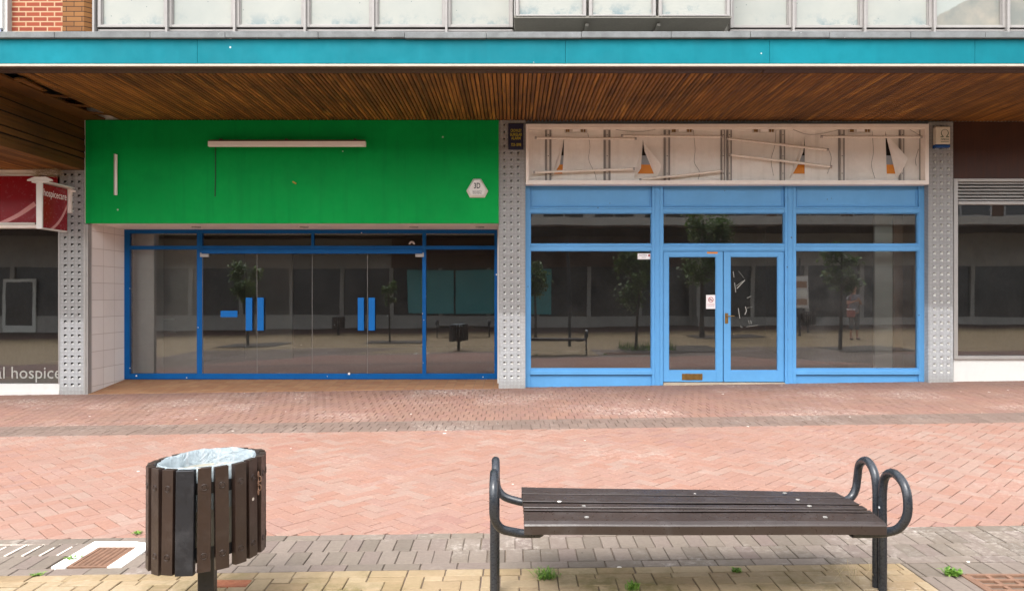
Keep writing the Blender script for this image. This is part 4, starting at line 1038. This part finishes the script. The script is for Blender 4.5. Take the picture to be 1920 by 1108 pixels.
def uwin(pa, pb, Yw, ybot, dark=False, gap=True):
    k = lambda p: X(p, Yw)
    m = MB(); fr = 7.5
    zb, zt_ = Z(ybot, Yw), ZT
    m.box(k(pa)+.012, k(pa+fr), Yw+.02, Yw+.10, zb, zt_); m.box(k(pb-fr), k(pb)-.012, Yw+.02, Yw+.10, zb, zt_); m.box(k(pa+fr), k(pb-fr), Yw+.02, Yw+.10, zb, Z(ybot-4.6, Yw))
    m.box(k(pa+fr), k(pa+fr+1.6), Yw+.045, Yw+.10, Z(ybot-4.6, Yw), zt_); m.box(k(pb-fr-1.6), k(pb-fr), Yw+.045, Yw+.10, Z(ybot-4.6, Yw), zt_); m.box(k(pa+fr+1.6), k(pb-fr-1.6), Yw+.045, Yw+.10, Z(ybot-4.6, Yw), Z(ybot-6, Yw))
    o = m.build('window', M['upframe'], ut, bevel=.003)
    m = MB(); m.face([(k(pa+fr), Yw+.075, Z(ybot-5, Yw)), (k(pb-fr), Yw+.075, Z(ybot-5, Yw)), (k(pb-fr), Yw+.075, zt_), (k(pa+fr), Yw+.075, zt_)]); m.build('pane', M['upane'] if not dark else M['upane_peel'], o, fix=False)
    if gap:
        m = MB(); m.box(k(pa)+.012, k(pb)-.012, Yw+.04, Yw+.10, v_(62), v_(54)); m.box(k(pa+3), k(pb-3), Yw+.03, Yw+.0395, v_(57.5), v_(55)); m.build('lower_frame', M['upframe'], o, bevel=.002)
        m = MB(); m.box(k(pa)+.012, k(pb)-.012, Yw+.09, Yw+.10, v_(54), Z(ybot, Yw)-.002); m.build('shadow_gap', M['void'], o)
def peel():
    k = N('peeling_whitewash_pane')
    n1 = k.noise(2.6, 6, .6); sep = k.n('SeparateXYZ'); k.L(k.n('TexCoord').outputs['Object'], sep.inputs[0])
    v = k.math('ADD', k.math('SUBTRACT', k.math('MULTIPLY', sep.outputs[0], .535), sep.outputs[2]), k.math('MULTIPLY', n1, .12))
    m_ = k.ramp(v, 2.34, 2.365)
    col = k.mix(m_, srgb(144, 148, 142), k.mix(k.ramp(k.noise(2, 4), .4, .7), srgb(110, 112, 106), srgb(138, 132, 120)))
    return k.bsdf(col, .3, 0, None, spec=.3)
M['upane_peel'] = peel()
wl = [180, 313, 440, 572, 700, 837, 963]; wr = [1369, 1487, 1621, 1751, 1889, 2012]
for i, (a, b) in enumerate(zip(wl, wl[1:])): uwin(a, b, Y0, 50.5)
for i, (a, b) in enumerate(zip(wr, wr[1:])): uwin(a, b, Y0, 51.5, i >= 3)
mb = MB()
for p in wl[1:-1]+wr[1:-1]:
    mb.box(u_(p-2.2), u_(p+2.2), Y0-.03, Y0+.1, 4.5, ZT); mb.build('mullion', M['upframe'], ut, bevel=.003); mb = MB()
mb.box(u_(174), u_(178), Y0-.02, Y0+.1, 4.5, ZT); mb.build('mullion', M['upframe'], ut, bevel=.003)
YW = 11.05; zbb = Z(32, YW)
kk = lambda p: X(p, YW)
for a, b in ((965, 1101), (1103, 1232), (1234, 1371)): uwin(a, b, YW, 31.5, False, False)
mb = MB(); mb.raw([(kk(964), YW+.02, zbb-.01), (kk(1372), YW+.02, zbb-.01), (u_(1358), Y0+.1, zbb-.05), (u_(967), Y0+.1, zbb-.05), (kk(964), YW+.02, zbb+.02), (kk(1372), YW+.02, zbb+.02), (kk(1372), Y0+.1, zbb+.02), (kk(964), Y0+.1, zbb+.02)], [(0, 3, 2, 1), (0, 1, 5, 4), (1, 2, 6, 5), (0, 4, 7, 3), (4, 5, 6, 7)])
for p in (1096, 1226): mb.box(u_(p-3), u_(p+3), YW+.12, Y0+.1, zbb-.09, zbb-.055)
mb.build('bay_base', paint('grey_bay_underside', srgb(110, 106, 96), .7, .1, 2, .3), ut)
mb = MB(); mb.box(kk(964), kk(965), YW+.02, Y0+.1, zbb+.021, ZT); mb.box(kk(1371), kk(1372), YW+.02, Y0+.1, zbb+.021, ZT); mb.build('bay_cheek', M['alu'], ut)
t = thing('upper_sign', (u_(-20), Y0-.06, 5.6), 'purple letter with white outline on the blue grey panel at the top left corner', 'sign')
text_mesh('n', .62, 'letter', M['letterwhite'], t, (u_(-22), Y0-.075, v_(27)), ext=.01, bold=.035)
text_mesh('n', .62, 'letter_face', paint('purple_sign', srgb(123, 74, 168), .4), t, (u_(-22), Y0-.088, v_(27)), ext=.004)
mb = MB(); mb.box(CX0-3, CX1+3, Y0-.2, 20, ZT, ZT+.3); mb.build('roof', M['concretewall'], ut)
mb = MB(); mb.box(CX0-3, CX1+3, Y0+.3, 20.2, SOF+.31, SOF+.5); mb.build('floor_slab', M['concretewall'], ut)
# ------------------------------------------------------------------ hospice shop (left)
YL = 11.62; l_ = lambda p: X(p, YL); m_ = lambda p: Z(p, YL); LX = CX0
lt = thing('hospice_shop', (l_(30), YL, .05), 'charity shop with red fascia and white lettering on its window', 'shop')
mb = MB(); mb.box(LX, l_(113), YL-.02, YL+.1, -.15, m_(719.5)); mb.box(LX, l_(113), YL-.03, YL-.0205, -.15, m_(733)); mb.build('stall_riser', M['white'], lt, bevel=.003)
mb = MB(); mb.box(LX, l_(113), YL-.06, YL+.1, m_(330), zl+.0); mb.box(LX, l_(113), YL-.08, YL+.1, m_(428.5), m_(422.5)); mb.build('fascia_surround', M['ivory'], lt, bevel=.003)
mb = MB(); mb.box(LX, l_(72), YL-.09, YL-.07, m_(422), m_(418.5)); mb.box(LX, l_(72), YL-.09, YL-.07, m_(331.5), m_(328.5)); mb.box(LX, l_(113), YL-.069, YL-.06, m_(418), m_(332), 1); mb.build('fascia', [M['white'], M['red']], lt)
def swoosh(parent, pts, wds, f):
    mb = MB(); top = []; bot = []
    P = smooth_path([(p, q, 0) for p, q in pts], 8); n = len(P)
    for i, p in enumerate(P):
        tg = (P[min(i+1, n-1)]-P[max(i-1, 0)]).normalized(); wv = wds[0]+(wds[1]-wds[0])*i/(n-1)
        top.append((p.x-tg.y*wv, p.y+tg.x*wv)); bot.append((p.x+tg.y*wv, p.y-tg.x*wv))
    for i in range(n-1): mb.face([f(*top[i]), f(*top[i+1]), f(*bot[i+1]), f(*bot[i])])
    return mb.build('swoosh', M['pinkswoosh'], parent)
swoosh(lt, [(-60, 436), (-20, 427), (8, 416), (35, 403), (66, 382)], (2, 4.5), lambda p, q: (X(p, YL-.07), YL-.0705, max(m_(418), Z(q, YL-.07))))
mb = MB(); mb.box(l_(110.5), l_(113), YL-.02, YL+.08, m_(719.5), m_(428.5)); mb.build('frame', M['alu'], lt)
pane(lt, LX, l_(110.5), m_(719.5), m_(428.5), YL+.03)
text_mesh('local hospice', .26, 'window_lettering', M['windowletter'], lt, (l_(114.5), YL+.026, m_(700)), align='RIGHT', fit=1.30)
mb = MB(); mb.box(LX, l_(110), YL+.040, YL+.042, m_(719.5), m_(706)); mb.build('window_film', paint('olive_film', srgb(110, 112, 80), .5), lt)
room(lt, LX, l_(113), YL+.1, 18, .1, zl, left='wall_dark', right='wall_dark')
# projecting sign: red box on a white frame, at right angles to the shopfront
XS = X(130, Y0); Yn = XS*F/(79.0-960.0)
t = thing('projecting_sign', (XS-.05, Y0, Z(350, Y0)), 'red projecting hospice sign in a white frame beside the left pillar', 'sign')
zt_, zbm = Z(340, Yn), Z(429, Yn)
mb = MB(); mb.box(XS-.075, XS-.004, Yn+.02, Y0-.05, zbm+.02, zt_-.03); mb.build('box', M['red'], t)
mb = MB(); mb.box(XS-.08, XS+.004, Yn-.01, Yn+.0195, zbm, zt_); mb.box(XS-.08, XS+.002, Yn+.02, Y0-.05, zbm, zbm+.0195)
mb.box(XS-.14, XS+.10, Yn-.02, Y0-.03, zt_-.022, zt_-.001)
mb.prism([(XS-.20, zt_), (XS+.16, zt_), (XS+.155, zt_+.02), (XS+.07, zt_+.06), (XS-.10, zt_+.06), (XS-.195, zt_+.02)], Yn-.03, Yn, 'y')
mb.build('frame', M['white'], t, bevel=.003)
mb = MB(); mb.box(XS+.0, XS+.05, Y0-.05, Y0-.001, Z(400, Y0), Z(352, Y0)); mb.box(XS+.05, XS+.10, Y0-.045, Y0-.001, Z(361, Y0), Z(357, Y0)); mb.build('wall_bracket', M['ivory'], t, bevel=.003)
ym = (Yn+Y0)/2
text_mesh('hospicecare', .15, 'lettering', M['letterwhite'], t, (XS-.003, ym-.015, Z(366, ym)), right=(0, 1, 0), fit=.56)
text_mesh('st. agatha', .05, 'lettering', M['pinkswoosh'], t, (XS-.003, Yn+.17, Z(361, Yn+.1)), right=(0, 1, 0), fit=.22) if False else None
def sf(p, q):
    yq = XS*F/(p-960.0); return (XS-.003, min(Y0-.055, yq), max(zbm+.022, Z(q, yq)))
swoosh(t, [(96, 430), (105, 423), (115, 410), (124, 392), (129.4, 377)], (2.6, 1.4), sf)
mb = MB()
for k in range(260):
    x = rnd.uniform(X(70, Y0), X(120, Y0)); d_ = rnd.random()*6.28; l2 = rnd.uniform(.04, .13); z = Z(331, Y0)+rnd.uniform(-.02, .10)
    mb.tube([(x, Y0-.1, z), (x+l2*math.cos(d_), Y0-.1+rnd.uniform(-.06, .06), z+l2*.35*math.sin(d_))], .0018, 4, 0, False, rnd.random())
tag(mb.build('bird_nest', M['straw'], tint=True), 'straggly twig nest tucked between the red sign and the left pillar', 'nest')
# ------------------------------------------------------------------ louvred shop (right)
YG = 11.62; r2 = lambda p: X(p, YG); q2 = lambda p: Z(p, YG); RX = CX1
rt = thing('louvred_shop', (r2(1860), YG, .2), 'dark empty shop with a brown panel, grey louvre and white riser at far right', 'shop')
mb = MB(); mb.box(r2(1787), RX, YG+.02, YG+.08, q2(335), SOF-.005); mb.build('fascia', M['brownpanel'], rt)
mb = MB(); mb.box(r2(1787), r2(1795), YG-.02, YG+.08, q2(672), q2(335.5)); mb.box(r2(1795), RX, YG-.02, YG+.08, q2(341), q2(335.5)); mb.box(r2(1795), RX, YG-.03, YG+.08, q2(384), q2(378)); mb.box(r2(1785), RX, YG-.05, YG+.08, q2(673), q2(667)); mb.build('frame', M['alu'], rt, bevel=.003)
mb = MB()
for k in range(6):
    z = q2(375.5-k*6.1); mb.prism([(YG-.015, z-.006), (YG-.012, z+.012), (YG+.05, z+.045), (YG+.05, z+.028)], r2(1795), RX, 'x')
mb.build('louvre', M['alu'], rt)
mb = MB(); mb.box(r2(1795), RX, YG+.055, YG+.07, q2(378), q2(341)); mb.build('louvre_backing', M['void'], rt)
mb = MB(); mb.box(r2(1787), RX, YG-.01, YG+.08, .0, q2(673.2)); mb.build('stall_riser', M['white'], rt, bevel=.004)
pane(rt, r2(1795), RX, q2(667), q2(384), YG+.03)
room(rt, r2(1788), RX, YG+.085, 19, .25, q2(378), 'wall_dark', 'wall_dark', 'wall_dark')
# ------------------------------------------------------------------ across the street (seen in the glass)
def opp_block(name, x0, x1, yf, depth, ztop, wallm, label, nwin):
    t = thing(name, ((x0+x1)/2, yf, 0), label, 'building', 'terrace across the street')
    mb = MB(); mb.box(x0, x1, yf-8, yf-.3, 4.4, ztop); mb.build('upper_wall', M[wallm], t)
    mb = MB(); mb.box(x0, x1, yf-8, yf-.305, -.4, 4.345); mb.build('shop_interior', M['concretewall'], t)
    mb = MB(); mb.box(x0, x1, yf-.3, yf+depth, 4.35, 4.42); mb.box(x0, x1, yf+depth-.08, yf+depth, 4.42, 4.75, 1); mb.build('canopy', [M['soffit_dark'], M['concretewall']], t)
    mb = MB(); mb.box(x0, x1, yf-.3, yf-.1, 2.9, 4.35); mb.build('fascia', M['concretewall' if x0 != -6 else 'farbrick'], t)
    mb = MB(); mb.box(x0, x1, yf-.3, yf-.1, -.3, .55, 0)
    n = max(2, int((x1-x0)/2.4)); stp = (x1-x0)/n
    for k in range(n+1): mb.box(x0+k*stp-.09, x0+k*stp+.09, yf-.3, yf-.08, .55, 2.9)
    mb.build('shopfront', M['concretewall'], t)
    mb = MB(); mb.box(x0, x1, yf-.28, yf-.2, .55, 2.9); mb.build('shop_glass', M['oppglass'], t)
    if x0 < -20:
        mb = MB(); mb.box(-24.2, -22.7, yf-.07, yf-.02, -.2, 2.35); o = mb.build('door', M['wall_light'], t)
        mb = MB(); mb.box(-24.05, -22.85, yf-.0195, yf-.01, .1, 2.2); mb.build('door_panel', M['oppglass'], o)
    for k in range(nwin):
        xx = x0+(k+.5)*(x1-x0)/nwin; wv = (x1-x0)/nwin*.42
        m1 = MB(); m1.box(xx-wv, xx+wv, yf-.31, yf-.26, 5.1, 6.9); m1.box(xx-.03, xx+.03, yf-.26, yf-.24, 5.1, 6.9); o = m1.build('window', M['alu'], t)
        m1 = MB(); m1.box(xx-wv+.08, xx-.05, yf-.265, yf-.25, 5.2, 6.8); m1.box(xx+.05, xx+wv-.08, yf-.265, yf-.25, 5.2, 6.8); m1.build('pane', M['darkglass'], o)
    return t
opp_block('shop_terrace', -34, -6.01, -13.2, 4.6, 7.4, 'farbrick', 'brown brick terrace reflected in the left panes of the green shop', 8)
opp_block('shop_terrace', -6, 8.5, -13.0, 4.8, 7.5, 'concretewall', 'grey terrace with deep canopy reflected in the blue shop windows', 6)
opp_block('shop_terrace', 8.51, 36, -11.6, 3.6, 7.3, 'farbrick', 'brown brick terrace reflected in the right blue window', 8)
for a, b, lb in ((-5.2, -2.9, 'teal hoarding panel reflected behind the right door and right pane of the green shop'), (-2.8, -.6, 'teal hoarding panel reflected at the right edge of the green shop glass'), (.7, 1.9, 'teal hoarding panel reflected at the left edge of the left blue window')):
    mb = MB(); mb.box(a, b, -12.98, -12.9, .65, 2.8); tag(mb.build('hoarding', M['hoarding']), lb, 'hoarding', 'teal hoarding panels')
mb = MB(); mb.tube([(1.71, .6, -.05), (1.72, .6, 1.6), (1.62, .6, 3.2)], [.05, .045, .04], 12); mb.tube([(1.71, .6, 1.0), (1.71, .6, 1.5)], .06, 12)
tag(mb.build('street_pole', M['black']), 'leaning bare pole reflected in the left blue window', 'pole')
def tree(x, y, th, zc0, zc1, rad, n, label):
    z0 = gz(x, y); t = thing('street_tree', (x, y, z0), label, 'tree', 'young street trees seen in the glass')
    mb = MB(); lean = rnd.uniform(-.08, .08)
    pts = [(x, y, z0-.05), (x+lean*.3, y, z0+zc0*.6), (x+lean, y+.03, z0+zc0+(zc1-zc0)*.4), (x+lean*1.4, y, z0+zc1*.96)]
    mb.tube(smooth_path(pts, 4), [th*(1-.75*i/12) for i in range(13)], 9)
    br = []
    for k in range(9):
        a = rnd.random()*6.28; zz_ = z0+zc0+(zc1-zc0)*rnd.uniform(-.05, .7); b0 = Vector((x+lean*.9, y, zz_)); e = b0+Vector((math.cos(a)*rad*.85, math.sin(a)*rad*.85, rad*rnd.uniform(.3, .9)))
        mb.tube([b0, (b0+e)/2+Vector((0, 0, .05)), e], [th*.3, th*.2, th*.08], 6); br.append((b0, e))
    mb.build('trunk', M['bark'], t, smooth=True)
    mb = MB()
    cl = [b0.lerp(e, rnd.uniform(.4, 1.05)) for b0, e in br for _ in range(4)]
    for k in range(n):
        c = rnd.choice(cl); p = c+Vector((rnd.gauss(0, rad*.2), rnd.gauss(0, rad*.2), rnd.gauss(0, rad*.2)))
        s2 = rnd.uniform(.045, .09); q = Matrix.Rotation(rnd.random()*6.28, 3, 'Z')@Matrix.Rotation(rnd.uniform(-1, 1), 3, 'X')
        tt = rnd.random()
        mb.face([p+q@Vector(v) for v in ((0, -s2, 0), (s2*.6, 0, s2*.1), (0, s2, 0), (-s2*.6, 0, s2*.1))], 0, tt)
    mb.build('crown', M['leaf'], t, tint=True, fix=False)
    return t
tree(3.4, 2.45, .05, 1.0, 2.9, .55, 2600, 'leafy young tree reflected at the right edge of the left blue window')
tree(6.5, -2.9, .10, 1.6, 4.2, .85, 4500, 'taller full crowned tree reflected in the left blue door')
tree(8.6, 3.3, .055, 1.6, 2.8, .42, 1300, 'thin sparse tree reflected left of the standing woman')
tree(.85, -3.6, .06, 1.4, 2.7, .5, 1800, 'small tree reflected at the left edge of the left blue window')
tree(-4.2, -1.1, .035, 1.2, 2.2, .22, 700, 'little sapling reflected in the right glass door of the green shop')
tree(-8.8, -.3, .05, 1.3, 2.7, .5, 1800, 'leafy tree reflected in the leftmost glass door of the green shop')
mb = MB()
for k in range(200):
    x, y = rnd.uniform(3.0, 4.4), rnd.uniform(1.6, 3.0); z = gz(x, y); h3 = rnd.uniform(.08, .3); a = rnd.random()*6.28
    mb.face([(x-.012, y, z), (x+.012, y, z), (x+math.cos(a)*.06, y+math.sin(a)*.06, z+h3)], 0, rnd.random())
tag(mb.build('pit_weeds', M['leaf'], tint=True, fix=False), kind='stuff')
x, y = 9.98, -3.2; z0 = gz(x, y)
t = thing('notice_board', (x, y, z0), 'white framed notice board on a post reflected in the right blue window', 'notice board')
mb = MB(); mb.tube([(x, y, z0-.05), (x, y, z0+2.7)], .04, 10); mb.build('post', M['black'], t)
mb = MB(); mb.box(x-.3, x+.3, y+.045, y+.07, z0+.95, z0+2.05); mb.build('frame', M['white'], t)
for k in range(3):
    mb = MB(); mb.box(x-.25, x+.25, y+.071, y+.078, z0+1.05+k*.3, z0+1.27+k*.3); mb.build('poster', M['wall_light' if k % 2 else 'wall_brown'], t)
# ------------------------------------------------------------------ the standing woman, beside the camera
def person(x, y, face):
    z0 = gz(x, y)
    t = thing('person', (x, y, z0), 'woman in a patterned top and cropped grey trousers standing reflected in the right window', 'person')
    def skin(name, chains, mat, sub=2, parent=t):
        me = bpy.data.meshes.new(name); vs = []; es = []; rs = []; key = {}
        for ch in chains:
            prev = None
            for (p, r) in ch:
                kx = tuple(round(c, 4) for c in p)
                if kx not in key: key[kx] = len(vs); vs.append(p); rs.append(r)
                i = key[kx]
                if prev is not None: es.append((prev, i))
                prev = i
        me.from_pydata(vs, es, []); o = bpy.data.objects.new(name, me); COL.objects.link(o); me.materials.append(mat)
        o.modifiers.new('skin', 'SKIN')
        for i, r in enumerate(rs):
            me.skin_vertices[0].data[i].radius = (r if isinstance(r, tuple) else (r, r))
        me.skin_vertices[0].data[0].use_root = True
        s2 = o.modifiers.new('sub', 'SUBSURF'); s2.levels = sub; s2.render_levels = sub
        o.modifiers['skin'].use_smooth_shade = True
        if parent: o.parent = parent
        return o
    pel = (0, 0, .93); ch = (0, .01, 1.27); nk = (0, .015, 1.43)
    legs = []
    for s in (-1, 1):
        legs.append([(pel, .13), ((s*.09, 0, .84), .085), ((s*.10, .02, .48), .055), ((s*.115, -.005, .10), .034), ((s*.118, .01, .05), .036), ((s*.125, .13, .03), (.035, .022))])
    arms = []
    for s in (-1, 1):
        hand = (s*.02+.02, .24, 1.27+.03*s)
        arms.append([(ch, .12), ((s*.17, .0, 1.37), .052), ((s*.23, .02, 1.12), .038), ((s*.12, .19, 1.2), .028), (hand, (.03, .018))])
    spine = [(pel, .13), ((0, .01, 1.08), .105), (ch, .12), (nk, .05), ((0, .03, 1.51), .048), ((0, .04, 1.575), (.07, .08)), ((0, .03, 1.64), (.068, .08)), ((0, .02, 1.69), .05)]
    body = skin('body', [spine]+legs+arms, M['skin'], 2)
    for s in (-1, 1):
        hx_, hy_, hz_ = s*.02+.02, .24, 1.27+.03*s
        for k in range(5):
            L_ = (.045, .055, .06, .055, .045)[k]; a0 = (hx_-s*.0, hy_+.005, hz_+.02-.011*k)
            skin('finger', [[(a0, .008), ((a0[0]-s*L_*.5, a0[1]+.02, a0[2]), .008), ((a0[0]-s*L_, a0[1]+.008, a0[2]-.004), .007)]], M['skin'], 1, body)
    skin('top', [[((0, 0, .84), .155), ((0, .0, .95), .148), ((0, .01, 1.08), .122), ((0, .01, 1.27), .138), ((0, .012, 1.39), .09)], [((0, .01, 1.27), .138), ((.17, 0, 1.375), .066), ((.215, .01, 1.22), .054)], [((0, .01, 1.27), .138), ((-.17, 0, 1.375), .066), ((-.215, .01, 1.22), .054)]], M['floral'])
    skin('trousers', [[((0, 0, .93), .135), ((s*.092, 0, .82), .1), ((s*.10, .02, .48), .075), ((s*.112, 0, .30), .072)] for s in (-1, 1)], M['trouser'])
    skin('hair', [[((0, .0, 1.56), .075), ((0, .0, 1.65), .085), ((0, .02, 1.695), .068)], [((0, .0, 1.56), .075), ((0, -.02, 1.5), .05)]], M['hair'])
    for s in (-1, 1):
        skin('shoe', [[((s*.118, -.03, .035), .035), ((s*.12, .05, .03), .038), ((s*.126, .15, .025), (.034, .022))]], M['shoe'], 2)
        m1 = MB(); m1.tube([(x+s*.03, y+.113, z0+1.605), (x+s*.03, y+.119, z0+1.605)], .009, 8); m1.build('eye', M['letterblack'], t)
        skin('ear', [[((s*.072, .03, 1.585), .012), ((s*.078, .025, 1.615), .014)]], M['skin'], 1, body)
    skin('nose', [[((0, .115, 1.6), .009), ((0, .13, 1.575), .013)]], M['skin'], 1, body)
    m1 = MB(); m1.tube([(x-.022, y+.116, z0+1.545), (x, y+.121, z0+1.543), (x+.022, y+.116, z0+1.545)], .005, 6); m1.build('mouth', M['redpanel'], t)
    t.rotation_euler = (0, 0, face)
    b = thing('shoulder_bag', (x-.20, y+.10, z0+.80), 'pink shoulder bag hanging at the reflected woman\'s hip', 'bag')
    m1 = MB(); m1.box(x-.30, x-.04, y+.13, y+.22, z0+.72, z0+.93); m1.build('pouch', M['bag'], b, bevel=.03, segs=3)
    m1 = MB(); m1.box(x-.30, x-.04, y+.125, y+.222, z0+.935, z0+.97); m1.build('top_band', M['letterwhite'], b, bevel=.01)
    m1 = MB(); m1.tube(smooth_path([(x-.28, y+.17, z0+.95), (x-.20, y+.16, z0+1.2), (x-.1, y+.09, z0+1.42), (x+.02, y-.1, z0+1.4), (x-.04, y+.1, z0+.96)], 5), .012, 6); m1.build('strap', M['bag'], b)
person(10.7, -.6, R(-6))
